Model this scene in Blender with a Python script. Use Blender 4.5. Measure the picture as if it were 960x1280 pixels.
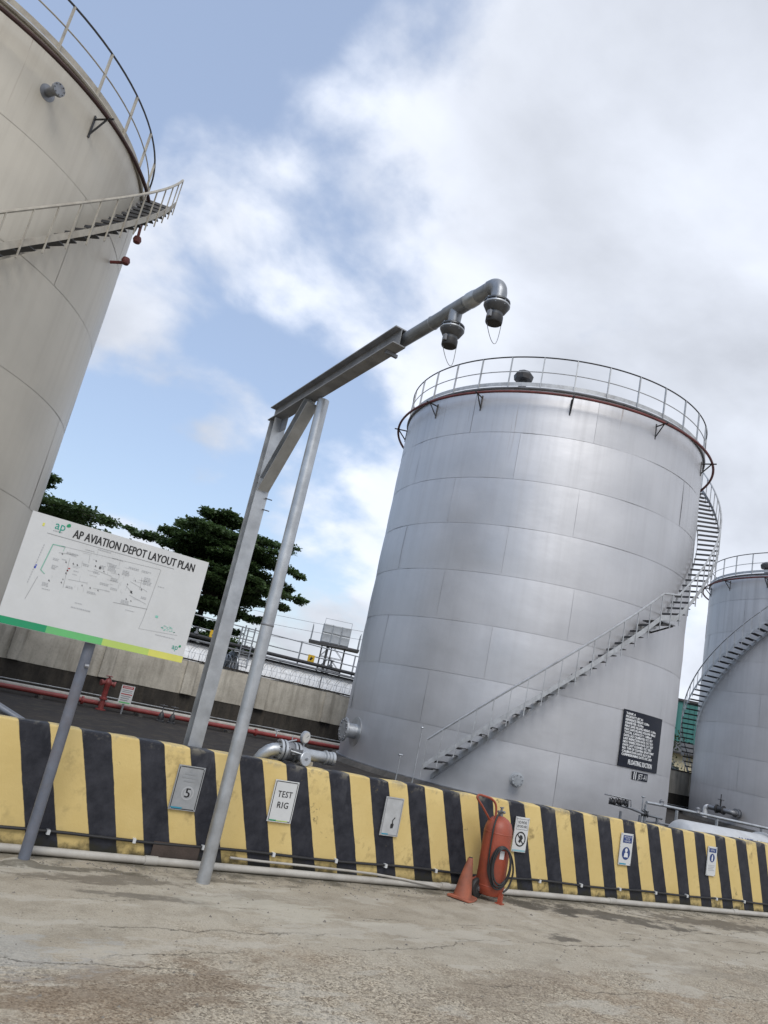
import bpy, bmesh, math, random
from mathutils import Vector, Matrix, noise as mnoise
R = math.radians
PI = math.pi
for o in list(bpy.data.objects): bpy.data.objects.remove(o)
scene = bpy.context.scene
col = scene.collection
rnd = random.Random(7)

# ------------------------------------------------------------------ camera
# world: X runs along the striped wall (to the right), Y away from the road, Z up, metres
EYE, FPX, PITCH, ROLL, YAW = 1.76, 937.0, .2574, .2154, .5215
cp, sp, cy, sy = math.cos(PITCH), math.sin(PITCH), math.cos(YAW), math.sin(YAW)
fw = Vector((sy*cp, cy*cp, sp)); r0 = Vector((cy, -sy, 0)); u0 = r0.cross(fw)
rt = r0*math.cos(ROLL) + u0*math.sin(ROLL); up = -r0*math.sin(ROLL) + u0*math.cos(ROLL)
cam = bpy.data.cameras.new('camera'); camo = bpy.data.objects.new('camera', cam); col.objects.link(camo)
M4 = Matrix((rt, up, -fw)).transposed().to_4x4(); M4.translation = (0, 0, EYE)
camo.matrix_world = M4
cam.sensor_fit = 'VERTICAL'; cam.sensor_height = 36; cam.lens = FPX/1280*36
cam.clip_start = .05; cam.clip_end = 3000
scene.camera = camo
scene.render.resolution_x, scene.render.resolution_y = 768, 1024

# ------------------------------------------------------------------ light, sky, exposure
SUN_EL, SUN_AZ = 48, 205           # azimuth clockwise from +Y: high, behind the photographer
world = bpy.data.worlds.new('World'); scene.world = world; world.use_nodes = True
wt = world.node_tree; wt.nodes.clear()
class NT:
    """tiny helper for node trees"""
    def __init__(s, tree): s.t = tree
    def n(s, typ, **kw):
        nd = s.t.nodes.new(typ)
        for k, v in kw.items():
            if k == 'inp':
                for i, x in v.items():
                    if hasattr(x, 'is_output') or isinstance(x, bpy.types.NodeSocket): s.t.links.new(x, nd.inputs[i])
                    else: nd.inputs[i].default_value = x
            else: setattr(nd, k, v)
        return nd
    def math(s, op, a, b=None, c=None, clamp=False):
        d = {0: a}
        if b is not None: d[1] = b
        if c is not None: d[2] = c
        return s.n('ShaderNodeMath', operation=op, use_clamp=clamp, inp=d).outputs[0]
    def vmath(s, op, a, b=None):
        d = {0: a}
        if b is not None: d[1] = b
        nd = s.n('ShaderNodeVectorMath', operation=op, inp=d)
        return nd.outputs['Value'] if op in ('DOT_PRODUCT', 'LENGTH', 'DISTANCE') else nd.outputs[0]
    def mix(s, f, a, b, mode='MIX'):
        return s.n('ShaderNodeMix', data_type='RGBA', blend_type=mode, inp={0: f, 6: a, 7: b}).outputs[2]
    def noise(s, vec, scale, detail=4, rough=.55, dist=0):
        return s.n('ShaderNodeTexNoise', inp={'Vector': vec, 'Scale': scale, 'Detail': detail, 'Roughness': rough, 'Distortion': dist}).outputs[0]
    def mapr(s, v, a, b, c=0., d=1., smooth=False):
        return s.n('ShaderNodeMapRange', interpolation_type='SMOOTHSTEP' if smooth else 'LINEAR', inp={0: v, 1: a, 2: b, 3: c, 4: d}).outputs[0]
    def scalev(s, v, sc): return s.n('ShaderNodeMapping', inp={0: v, 3: sc}).outputs[0]
    def sep(s, v): return s.n('ShaderNodeSeparateXYZ', inp={0: v}).outputs
    def comb(s, x, y, z): return s.n('ShaderNodeCombineXYZ', inp={0: x, 1: y, 2: z}).outputs[0]
    def link(s, a, b): s.t.links.new(a, b)

SKY_SHIFT = (2.3, 5.1, 0.0)
w = NT(wt)
sky = w.n('ShaderNodeTexSky', sky_type='NISHITA', sun_disc=False, sun_elevation=R(SUN_EL), sun_rotation=R(SUN_AZ),
          altitude=50, air_density=1.2, dust_density=1.2, ozone_density=1.6)
gen = w.n('ShaderNodeTexCoord').outputs['Generated']
dx, dy, dz = w.sep(gen)
den = w.math('ADD', w.math('MAXIMUM', dz, 0.0), .42)
pv = w.comb(w.math('DIVIDE', dx, den), w.math('DIVIDE', dy, den), 0.)
big = w.noise(w.vmath('ADD', pv, SKY_SHIFT), 2.3, 9, .52, .12)
wisp = w.noise(w.vmath('ADD', pv, (7.1, 2.3, 0)), 5.6, 8, .52, .15)
# a cloud bank covers the right of the view, broken clouds drift over the left
side = w.vmath('DOT_PRODUCT', gen, (.867, -.498, .0))
cover = w.mapr(side, -.20, .14, -.012, .19, True)
dens = w.math('ADD', w.math('ADD', w.math('MULTIPLY', big, .68), w.math('MULTIPLY', wisp, .32)), cover)
mask = w.mapr(dens, .49, .63, 0, 1, True)
shade = w.noise(w.vmath('ADD', pv, (1.2, 6.3, 0)), 1.7, 8, .52, .2)
lum = w.math('ADD', w.mapr(shade, .34, .60, .56, .92), w.math('MULTIPLY', w.mapr(wisp, .35, .7, -1, 1), .035))
ccol = w.n('ShaderNodeCombineColor', inp={0: w.math('MULTIPLY', lum, 7.55), 1: w.math('MULTIPLY', lum, 7.95), 2: w.math('MULTIPLY', lum, 8.8)}).outputs[0]
# thin high veil softens the blue
veil = w.mix(.42, sky.outputs[0], (4.8, 5.8, 7.9, 1))
mixc = w.mix(w.math('MULTIPLY', mask, w.mapr(dz, -.02, .02, 0, .94)), veil, ccol)
bg = w.n('ShaderNodeBackground', inp={0: mixc, 1: .14})
w.link(bg.outputs[0], w.n('ShaderNodeOutputWorld').inputs[0])

sun = bpy.data.lights.new('sun', 'SUN'); sun.energy = 1.8; sun.angle = R(27); sun.color = (1, .965, .91)
suno = bpy.data.objects.new('sun', sun); col.objects.link(suno)
sd = Vector((math.sin(R(SUN_AZ))*math.cos(R(SUN_EL)), math.cos(R(SUN_AZ))*math.cos(R(SUN_EL)), math.sin(R(SUN_EL))))
suno.rotation_euler = (-sd).to_track_quat('-Z', 'Y').to_euler(); suno.location = sd*60
scene.view_settings.view_transform = 'Standard'; scene.view_settings.look = 'None'
scene.view_settings.exposure = .02; scene.view_settings.gamma = 1; scene.view_settings.use_curve_mapping = False

# ------------------------------------------------------------------ geometry helpers
class MB:
    def __init__(s): s.v = []; s.f = []; s.sm = []
    def add(s, vs, fs, smooth=True):
        b = len(s.v); s.v += [Vector(p) for p in vs]; s.f += [tuple(i+b for i in f) for f in fs]; s.sm += [smooth]*len(fs); return s
    def box(s, c, d, rz=0, mat=None):
        x, y, z = d[0]/2, d[1]/2, d[2]/2
        m = (mat or Matrix.Rotation(rz, 3, 'Z'))
        vs = [m @ Vector((a*x, b*y, e*z)) + Vector(c) for a in (-1, 1) for b in (-1, 1) for e in (-1, 1)]
        return s.add(vs, [(0,1,3,2), (4,6,7,5), (0,4,5,1), (2,3,7,6), (0,2,6,4), (1,5,7,3)], False)
    def cyl(s, a, b, r, r2=None, seg=16, caps=True):
        a, b = Vector(a), Vector(b); r2 = r if r2 is None else r2
        q = (b-a).to_track_quat('Z', 'Y')
        vs = []
        for p, rr in ((a, r), (b, r2)):
            for i in range(seg): t = 2*PI*i/seg; vs.append(p + q @ Vector((math.cos(t)*rr, math.sin(t)*rr, 0)))
        fs = [(i, (i+1) % seg, seg+(i+1) % seg, seg+i) for i in range(seg)]
        if caps: fs += [tuple(reversed(range(seg))), tuple(range(seg, 2*seg))]
        return s.add(vs, fs)
    def tube(s, pts, r, seg=8, closed=False, caps=True):
        pts = [Vector(p) for p in pts]; n = len(pts); vs = []; fs = []; prev = None
        for i, p in enumerate(pts):
            if closed: t = pts[(i+1) % n]-pts[i-1]
            else: t = pts[min(i+1, n-1)]-pts[max(i-1, 0)]
            t.normalize()
            if prev is None:
                ref = Vector((0, 0, 1)) if abs(t.z) < .9 else Vector((1, 0, 0))
                nx = ref.cross(t).normalized()
            else:
                nx = (prev - t*prev.dot(t)).normalized()
            prev = nx; ny = t.cross(nx)
            rr = r[i] if isinstance(r, (list, tuple)) else r
            for k in range(seg):
                a = 2*PI*k/seg; vs.append(p + nx*math.cos(a)*rr + ny*math.sin(a)*rr)
        m = n if closed else n-1
        for i in range(m):
            j = (i+1) % n
            for k in range(seg):
                k2 = (k+1) % seg; fs.append((i*seg+k, i*seg+k2, j*seg+k2, j*seg+k))
        if not closed and caps: fs += [tuple(reversed(range(seg))), tuple(range((n-1)*seg, n*seg))]
        return s.add(vs, fs)
    def lathe(s, prof, c, axis='Z', seg=24):
        """prof: list of (radius, height) along the axis from c; axis may be a vector"""
        ax = {'X': Vector((1,0,0)), 'Y': Vector((0,1,0)), 'Z': Vector((0,0,1))}.get(axis, axis) if isinstance(axis, str) else Vector(axis).normalized()
        q = ax.to_track_quat('Z', 'Y'); c = Vector(c); vs = []; fs = []
        for rr, h in prof:
            for i in range(seg): t = 2*PI*i/seg; vs.append(c + q @ Vector((math.cos(t)*rr, math.sin(t)*rr, h)))
        for j in range(len(prof)-1):
            for i in range(seg): k = (i+1) % seg; fs.append((j*seg+i, j*seg+k, (j+1)*seg+k, (j+1)*seg+i))
        fs.append(tuple(reversed(range(seg)))); n = len(prof)-1; fs.append(tuple(range(n*seg, (n+1)*seg)))
        return s.add(vs, fs)
    def sweep(s, poly, a, b, upv=(0, 0, 1)):
        """extrude a closed 2-D polygon (x to the right of travel, y along upv) from a to b"""
        a, b = Vector(a), Vector(b); t = (b-a).normalized(); u = Vector(upv); u = (u - t*u.dot(t)).normalized(); x = t.cross(u)
        n = len(poly); vs = [p + x*q[0] + u*q[1] for p in (a, b) for q in poly]
        fs = [(i, (i+1) % n, n+(i+1) % n, n+i) for i in range(n)]
        fs += [tuple(reversed(range(n))), tuple(range(n, 2*n))]
        return s.add(vs, fs, False)
    def ring(s, c, r, z, rad, seg=96, tseg=6, a0=0, a1=360):
        full = a1-a0 >= 360; n = max(3, int(seg*(a1-a0)/360))
        pts = [(c[0]+r*math.cos(R(a0+(a1-a0)*i/n)), c[1]+r*math.sin(R(a0+(a1-a0)*i/n)), z) for i in range(n if full else n+1)]
        return s.tube(pts, rad, tseg, full)
    def mesh(s, name, off=(0, 0, 0), sharp=38):
        off = Vector(off); me = bpy.data.meshes.new(name)
        me.from_pydata([tuple(p-off) for p in s.v], [], s.f)
        bm = bmesh.new(); bm.from_mesh(me); bmesh.ops.recalc_face_normals(bm, faces=bm.faces); bm.to_mesh(me); bm.free()
        me.polygons.foreach_set('use_smooth', [bool(x) for x in s.sm])
        me.set_sharp_from_angle(angle=R(sharp)); me.update()
        return me

OFF = {}
def link(name, me, mat, parent=None, loc=None, rz=0):
    o = bpy.data.objects.new(name, me); col.objects.link(o)
    if me is not None and mat is not None:
        if not me.materials: me.materials.append(mat)
    off = OFF.get(parent.name, Vector()) if parent else Vector()
    o.parent = parent
    o.location = (Vector(loc)-off) if loc is not None else (0, 0, 0)
    o.rotation_euler.z = rz
    OFF[o.name] = off
    return o
def part(name, mb, mat, parent, sharp=38):
    """mesh given in world coordinates, child of parent (a thing or one of its parts)"""
    return link(name, mb.mesh(name, OFF[parent.name], sharp), mat, parent)
def piece(name, me, mat, parent, loc, rz=0):
    return link(name, me, mat, parent, loc, rz)
def tag(o, label, cat, group=None, kind=None):
    if label: o['label'] = label
    if cat: o['category'] = cat
    if group: o['group'] = group
    if kind: o['kind'] = kind
    return o
def thing(name, loc, label, cat, group=None):
    o = bpy.data.objects.new(name, None); col.objects.link(o); o.location = loc; o.empty_display_size = .2
    OFF[o.name] = Vector(loc)
    return tag(o, label, cat, group)
def single(name, mb, mat, label, cat, group=None, loc=None):
    loc = loc or (0, 0, 0)
    o = link(name, mb.mesh(name, loc), mat, None, loc); return tag(o, label, cat, group)
def struct(name, mb, mat):
    o = link(name, mb.mesh(name), mat); o['kind'] = 'structure'; return o

def text_verts(body, h=None, width=None, spacing=1.0, align='LEFT'):
    """outline font -> flat triangles (verts, faces), scaled to cap height h and width"""
    cu = bpy.data.curves.new('t', 'FONT'); cu.body = body; cu.size = 1; cu.space_character = spacing; cu.resolution_u = 2
    ob = bpy.data.objects.new('t', cu); col.objects.link(ob)
    dg = bpy.context.evaluated_depsgraph_get(); me = bpy.data.meshes.new_from_object(ob.evaluated_get(dg))
    vs = [v.co.copy() for v in me.vertices]; fs = [tuple(p.vertices) for p in me.polygons]
    bpy.data.objects.remove(ob); bpy.data.curves.remove(cu); bpy.data.meshes.remove(me)
    if not vs: return [], []
    x0 = min(v.x for v in vs); x1 = max(v.x for v in vs); sc = h/.69 if h else 1
    sx = width/(x1-x0) if width else sc
    for v in vs: v.x = (v.x-x0)*sx; v.y *= sc
    W_ = (x1-x0)*sx
    if align == 'CENTER':
        for v in vs: v.x -= W_/2
    return vs, fs
def text_on(mb, body, o, ex, ey, h, width=None, align='LEFT', spacing=1.0):
    """lettering laid on a plane: o lower-left (or centre), ex/ey unit axes"""
    vs, fs = text_verts(body, h, width, spacing, align); o, ex, ey = Vector(o), Vector(ex), Vector(ey)
    mb.add([o+ex*v.x+ey*v.y for v in vs], fs, False); return mb
def no_recalc_mesh(mb, name, off):
    me = bpy.data.meshes.new(name); me.from_pydata([tuple(p-Vector(off)) for p in mb.v], [], mb.f); me.update(); return me
def print_part(name, mb, mat, parent):
    return link(name, no_recalc_mesh(mb, name, OFF[parent.name]), mat, parent)

# ------------------------------------------------------------------ materials
MATS = {}
def newmat(name):
    m = bpy.data.materials.new(name); m.use_nodes = True; m.node_tree.nodes.clear(); t = NT(m.node_tree)
    b = t.n('ShaderNodeBsdfPrincipled'); t.link(b.outputs[0], t.n('ShaderNodeOutputMaterial').inputs[0]); MATS[name] = m
    return m, t, b
def spec(m, v):
    [q for q in m.node_tree.nodes if q.type == 'BSDF_PRINCIPLED'][0].inputs['Specular IOR Level'].default_value = v; return m
def pos(t): return t.n('ShaderNodeNewGeometry').outputs['Position']
def bump(t, b, h, strength, dist):
    t.link(t.n('ShaderNodeBump', inp={'Strength': strength, 'Distance': dist, 'Height': h}).outputs[0], b.inputs['Normal'])
def c4(c): return (c[0], c[1], c[2], 1)
def paint(name, colr, rough=.5, metal=0., var=.25, dirt=(.12, .10, .08), dirtamt=.3, nscale=3., bmp=.12, streak=False):
    """weathered surface: colour variation, blotchy dirt, uneven gloss, fine relief"""
    m, t, b = newmat(name); p = pos(t)
    n1 = t.noise(p, nscale, 6, .6); n2 = t.noise(p, nscale*9, 4, .6)
    ps = t.scalev(p, (7, 7, .55)) if streak else t.scalev(p, (2.2, 2.2, 2.2))
    n3 = t.noise(ps, 1.4, 5, .62)
    lo = tuple(x*(1-var) for x in colr); hi = tuple(min(1, x*(1+var*.6)) for x in colr)
    cc = t.mix(t.mapr(n1, .3, .7), c4(lo), c4(hi))
    cc = t.mix(t.math('MULTIPLY', t.mapr(n3, .48, .74), dirtamt), cc, c4(dirt))
    cc = t.mix(t.math('MULTIPLY', t.mapr(n2, .55, .75), dirtamt*.5), cc, c4(dirt))
    t.link(cc, b.inputs['Base Color']); b.inputs['Metallic'].default_value = metal
    t.link(t.mapr(t.math('ADD', n1, t.math('MULTIPLY', n3, .5)), .45, 1.05, rough*.8, min(1, rough*1.25)), b.inputs['Roughness'])
    bump(t, b, t.math('ADD', n2, t.math('MULTIPLY', n1, .6)), bmp, .01)
    return m
def flat(name, colr, rough=.6, metal=0.):
    return paint(name, colr, rough, metal, .06, (.2, .2, .18), .10, 5, .03)

galv = paint('galvanised_steel', (.47, .49, .51), .42, .75, .22, (.30, .30, .30), .35, 6, .08)
arm_steel = paint('overhead_pipe_steel', (.27, .285, .305), .40, .65, .25, (.14, .14, .14), .4, 9, .1)
beam_steel = paint('dull_beam_steel', (.29, .295, .305), .5, .45, .25, (.12, .11, .10), .4, 5, .1)
galv_d = paint('weathered_steel', (.25, .26, .28), .5, .6, .25, (.14, .12, .10), .4, 5, .1)
dark_metal = paint('dark_steel', (.055, .057, .062), .5, .4, .3, (.10, .07, .05), .35, 6, .1)
rail_grey = paint('rail_paint_grey', (.44, .455, .47), .48, .25, .2, (.12, .10, .09), .35, 8, .06)
blue_post = paint('blue_grey_post_paint', (.135, .150, .185), .5, .1, .22, (.17, .12, .09), .32, 7, .12)
red_pipe = paint('red_pipe_paint', (.24, .042, .038), .45, 0, .25, (.12, .05, .04), .45, 5, .08)
dull_red = paint('dull_red_oxide', (.155, .038, .035), .55, 0, .3, (.05, .03, .03), .5, 5, .1)
ext_red = paint('extinguisher_red', (.32, .066, .034), .45, 0, .22, (.13, .055, .038), .45, 6, .04)
cone_or = paint('faded_orange_rubber', (.33, .098, .052), .66, 0, .3, (.10, .06, .045), .55, 9, .15)
rubber = paint('black_rubber', (.018, .018, .019), .55, 0, .3, (.06, .055, .05), .3, 9, .08)
pvc = paint('pvc_grey_white', (.42, .40, .36), .5, 0, .15, (.22, .19, .15), .5, 4, .06)
white_p = paint('white_painted_steel', (.74, .75, .76), .45, 0, .1, (.40, .38, .34), .35, 2.5, .05, True)
sign_w = paint('sign_white', (.58, .59, .59), .4, 0, .05, (.45, .45, .43), .25, 4, .02)
sign_g = paint('sign_faded_grey', (.30, .31, .32), .45, 0, .18, (.42, .42, .42), .35, 9, .03)
ink = flat('ink_black', (.028, .028, .030), .5)
ink_g = flat('ink_grey', (.22, .22, .23), .5)
ink_soft = flat('ink_faded_grey', (.42, .43, .44), .5)
g1 = flat('print_dark_green', (.004, .27, .115)); g2 = flat('print_mid_green', (.13, .46, .16)); g3 = flat('print_lime', (.44, .58, .13)); g4 = flat('print_yellow', (.64, .62, .13))
teal = flat('print_teal', (.01, .30, .22)); blue = flat('print_blue', (.018, .045, .17)); cyan = flat('print_cyan', (.03, .25, .36))
redink = flat('print_red', (.38, .03, .03))
yellow_s = flat('yellow_sign', (.72, .46, .03))
t_black = paint('board_black', (.018, .021, .032), .45, 0, .2, (.05, .05, .06), .2, 5, .03)
spec(t_black, .12)
spec(ink, .2)
t_white = flat('board_white_lettering', (.68, .69, .70))

def tank_paint(name, colr, metal, rough, stain, samt, topz):
    """sheet steel paint with vertical weather streaks that start under the rim"""
    m, t, b = newmat(name); p = pos(t); x, y, z = t.sep(p)
    n1 = t.noise(p, .55, 5, .55); n2 = t.noise(t.scalev(p, (3.2, 3.2, .12)), 1.5, 6, .62); n3 = t.noise(t.scalev(p, (1.1, 1.1, .06)), 1.2, 4, .6)
    n4 = t.noise(p, 22, 5, .6)
    fall = t.mapr(z, topz-6, topz, .35, 1.0)
    st = t.math('MULTIPLY', t.math('MULTIPLY', t.mapr(n2, .46, .72), fall), samt)
    cc = t.mix(t.mapr(n1, .3, .7), c4(tuple(q*.88 for q in colr)), c4(tuple(min(1, q*1.06) for q in colr)))
    cc = t.mix(st, cc, c4(stain))
    cc = t.mix(t.math('MULTIPLY', t.mapr(n3, .5, .75), samt*.28), cc, c4(tuple(q*.62 for q in colr)))
    t.link(cc, b.inputs['Base Color']); b.inputs['Metallic'].default_value = metal
    t.link(t.mapr(t.math('ADD', n1, t.math('MULTIPLY', n2, .6)), .5, 1.1, rough*.85, min(1, rough*1.2)), b.inputs['Roughness'])
    rn_ = t.noise(t.vmath('ADD', t.scalev(p, (5.5, 5.5, .16)), (3, 8, 1)), 1.3, 5, .6)
    rust = t.math('MULTIPLY', t.mapr(rn_, .655, .72), t.mapr(z, topz-2.6, topz-.1, 0, .55))
    cc2 = t.mix(rust, cc, (.17, .095, .05, 1)); t.link(cc2, b.inputs['Base Color'])
    dent = t.noise(t.scalev(p, (1.0, 1.0, 1.5)), .95, 3, .5)
    bump(t, b, t.math('ADD', t.math('MULTIPLY', n4, .06), t.math('MULTIPLY', dent, 3.8 if metal > .3 else 2.0)), .22, .012); return m
alu = tank_paint('aluminium_tank_paint', (.565, .565, .58), .72, .49, (.32, .32, .33), .24, 12.2)
alu_d = tank_paint('dull_aluminium_tank_paint', (.52, .51, .515), .42, .48, (.24, .235, .235), .38, 12.2)
cream = tank_paint('cream_tank_paint', (.55, .512, .435), .05, .42, (.27, .23, .18), .26, 12.1)

# concrete apron
def ground_mat():
    m, t, b = newmat('concrete_apron'); p = pos(t); x, y, z = t.sep(p)
    n1 = t.noise(p, .55, 6, .6); n2 = t.noise(p, 3.4, 9, .68); n3 = t.noise(p, 28, 6, .72)
    band = t.noise(t.scalev(p, (.30, 1.5, 1)), 1.15, 7, .62, .6)      # trowel and run-off bands
    vor = t.n('ShaderNodeTexVoronoi', inp={'Vector': t.vmath('ADD', p, (0, 0, 0)), 'Scale': 70., 'Randomness': 1.})
    vor2 = t.n('ShaderNodeTexVoronoi', inp={'Vector': p, 'Scale': 27., 'Randomness': 1.})
    grit = t.mapr(vor.outputs['Distance'], .08, .45)
    stone = t.sep(vor.outputs['Color'])[0]; stone2 = t.sep(vor2.outputs['Color'])[1]
    base = t.mix(t.mapr(n1, .32, .68), (.330, .284, .215, 1), (.432, .384, .302, 1))
    base = t.mix(t.mapr(band, .40, .66), base, t.mix(.55, base, (.43, .395, .325, 1)))
    base = t.mix(t.math('MULTIPLY', t.mapr(n2, .46, .66), .55), base, (.215, .182, .132, 1))
    # worn away surface farther from the wall: the aggregate shows
    worn = t.math('MULTIPLY', t.mapr(t.math('ADD', y, t.math('MULTIPLY', t.math('SUBTRACT', n1, .5), -3.4)), 5.6, 4.5, 0, 1, True), t.mapr(n2, .36, .52, .35, 1.))
    agg = t.mix(stone, (.085, .062, .040, 1), (.66, .57, .43, 1))
    base = t.mix(t.math('MULTIPLY', worn, .80), base, agg)
    base = t.mix(t.math('MULTIPLY', t.mapr(t.noise(p, 75, 4, .7), .48, .66), .45), base, (.16, .135, .095, 1))
    base = t.mix(t.math('MULTIPLY', t.mapr(t.noise(t.vmath('ADD', p, (4, 4, 4)), 90, 3, .7), .54, .68), .40), base, (.55, .50, .41, 1))
    warm = t.mapr(t.noise(t.vmath('ADD', p, (9, 4, 0)), .9, 6, .62), .47, .64)
    base = t.mix(t.math('MULTIPLY', t.math('MULTIPLY', warm, worn), .5), base, (.285, .205, .130, 1))
    base = t.mix(t.math('MULTIPLY', t.mapr(n3, .57, .70), .6), base, (.12, .10, .075, 1))
    pit = t.math('MULTIPLY', t.mapr(vor2.outputs['Distance'], .16, .08), t.mapr(stone2, .80, .84))
    base = t.mix(t.math('MULTIPLY', pit, .8), base, (.075, .062, .048, 1))
    # paler cement screed patches with hard torn edges
    pale = t.mapr(t.noise(t.vmath('ADD', t.scalev(p, (.7, 1.7, 1)), (2, 7, 0)), 1.1, 9, .64), .545, .580)
    base = t.mix(t.math('MULTIPLY', pale, .45), base, (.47, .435, .365, 1))
    # dark damp stains and grime, each with its own shape
    tear = t.math('SUBTRACT', t.noise(t.scalev(p, (.8, 1.6, 1)), 3.0, 9, .70), .5)
    def stain(cx, cy_, rx, ry, rot, amt, c):
        nonlocal base
        q = t.n('ShaderNodeMapping', vector_type='TEXTURE', inp={0: p, 1: (cx, cy_, 0), 2: (0, 0, R(rot)), 3: (rx, ry, 1)}).outputs[0]
        d = t.vmath('LENGTH', t.vmath('MULTIPLY', q, (1, 1, 0)))
        k = t.math('ADD', d, t.math('MULTIPLY', tear, 5.0))
        base = t.mix(t.math('MULTIPLY', t.mapr(k, 1.05, .45, 0, 1, True), amt), base, c4(c))
    dk = (.085, .074, .058)
    stain(7.15, 6.95, .75, .30, -25, .85, dk); stain(8.1, 6.75, 1.5, .28, -14, .85, dk); stain(10.3, 6.75, 1.9, .27, -6, .8, (.11, .092, .068))
    stain(6.42, 5.83, .26, .12, 10, .8, dk); stain(2.0, 6.72, .75, .18, 6, .7, (.12, .10, .072)); stain(2.3, 6.3, .6, .08, -5, .6, dk)
    stain(1.7, 4.6, .9, .42, 10, .55, (.165, .112, .068)); stain(.9, 5.1, .8, .4, 0, .4, (.36, .37, .36)); stain(3.2, 6.5, .6, .22, 0, .45, (.20, .175, .135))
    stain(4.6, 4.6, 1.1, .3, 20, .4, (.20, .155, .11)); stain(8.5, 4.9, 1.6, .3, -8, .4, (.21, .18, .135)); stain(1.40, 6.95, .30, .16, 0, .6, (.48, .45, .38)); stain(5.8, 6.9, .8, .12, 0, .5, (.15, .125, .09)); stain(3.4, 6.2, .75, .30, -12, .6, (.47, .435, .355)); stain(1.7, 6.95, .7, .09, 3, .75, (.09, .078, .055)); stain(3.3, 6.95, .6, .07, 0, .6, (.10, .085, .06))
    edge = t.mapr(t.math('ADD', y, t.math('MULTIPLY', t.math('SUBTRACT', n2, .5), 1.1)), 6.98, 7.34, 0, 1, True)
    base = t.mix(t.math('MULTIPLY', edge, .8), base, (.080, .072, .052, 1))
    # cracks and the joint between the pours
    cr = None
    for a0, b0, wdt, ph in ((5.60, .012, .011, 0.), (5.15, -.10, .007, 3.), (4.75, .16, .006, 8.), (6.25, -.03, .004, 17.)):
        wob = t.math('MULTIPLY', t.math('SUBTRACT', t.noise(t.vmath('ADD', p, (ph, 0, 0)), 1.1, 9, .68), .5), .62)
        d = t.math('ABSOLUTE', t.math('SUBTRACT', t.math('ADD', y, wob), t.math('ADD', t.math('MULTIPLY', x, b0), a0)))
        k = t.math('MULTIPLY', t.mapr(d, wdt, wdt*.2), t.mapr(t.noise(t.vmath('ADD', p, (0, ph, 0)), 1.1, 5), .46, .60))
        cr = k if cr is None else t.math('MAXIMUM', cr, k)
    base = t.mix(t.math('MULTIPLY', cr, .45), base, (.12, .10, .078, 1))
    t.link(base, b.inputs['Base Color']); b.inputs['Roughness'].default_value = .88
    h = t.math('SUBTRACT', t.math('ADD', t.math('ADD', t.math('MULTIPLY', n2, .9), t.math('MULTIPLY', n3, .45)), t.math('MULTIPLY', t.math('MULTIPLY', grit, worn), -.55)), t.math('ADD', t.math('MULTIPLY', cr, 1.2), t.math('MULTIPLY', pit, .6)))
    bump(t, b, h, .9, .016); return m
apron = spec(ground_mat(), .3)
bundfl = paint('dark_bund_floor', (.034, .030, .028), .9, 0, .4, (.11, .095, .07), .5, 1.2, .3)

def stripe_mat():
    """yellow and black hazard paint on cast concrete, brushed by hand"""
    m, t, b = newmat('hazard_stripe_paint'); p = pos(t); x, y, z = t.sep(p)
    n1 = t.noise(p, 1.6, 5, .6); n2 = t.noise(p, 7, 7, .65); n3 = t.noise(p, 40, 5, .6)
    wob = t.math('MULTIPLY', t.math('SUBTRACT', t.noise(p, 6, 4, .6), .5), .016)
    wob2 = t.math('MULTIPLY', t.math('SUBTRACT', t.noise(t.scalev(p, (.8, .8, .05)), 1.0, 1, .5), .5), .13)
    ph = t.math('DIVIDE', t.math('ADD', t.math('SUBTRACT', t.math('SUBTRACT', x, t.math('MULTIPLY', t.math('SUBTRACT', 1.056, z), .36)), 1.10), t.math('ADD', wob, wob2)), .5248)
    fr = t.math('FRACT', ph)
    blk = t.math('MULTIPLY', t.mapr(fr, .0, .012), t.mapr(fr, .500, .488))
    ye = t.mix(t.mapr(n1, .3, .7), (.57, .425, .165, 1), (.655, .505, .220, 1))
    ye = t.mix(t.math('MULTIPLY', t.math('MULTIPLY', t.mapr(n2, .52, .66), t.mapr(n1, .48, .62)), .75), ye, (.22, .16, .07, 1))
    bk = t.mix(t.mapr(n2, .35, .72), (.017, .018, .024, 1), (.042, .043, .052, 1))
    bk = t.mix(t.math('MULTIPLY', t.mapr(t.noise(t.scalev(p, (1, 1, .45)), 2.6, 5, .6), .60, .72), .5), bk, (.095, .097, .108, 1))
    c = t.mix(blk, ye, bk)
    # bare chips, scuffs and moss at the foot
    chip = t.mapr(t.noise(t.vmath('ADD', p, (5, 0, 3)), 3.3, 9, .72), .655, .68)
    c = t.mix(t.math('MULTIPLY', chip, .75), c, (.10, .085, .05, 1))
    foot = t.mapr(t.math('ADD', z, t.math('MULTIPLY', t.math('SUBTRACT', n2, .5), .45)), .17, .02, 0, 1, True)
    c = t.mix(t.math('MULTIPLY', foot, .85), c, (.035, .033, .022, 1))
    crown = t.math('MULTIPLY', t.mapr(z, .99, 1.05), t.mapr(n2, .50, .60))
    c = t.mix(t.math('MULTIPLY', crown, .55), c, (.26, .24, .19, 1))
    t.link(c, b.inputs['Base Color']); t.link(t.mapr(n2, .3, .7, .50, .72), b.inputs['Roughness'])
    bump(t, b, t.math('ADD', t.math('MULTIPLY', n2, 1.), t.math('MULTIPLY', n3, .25)), .35, .012); return m
stripes = spec(stripe_mat(), .22)

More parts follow.
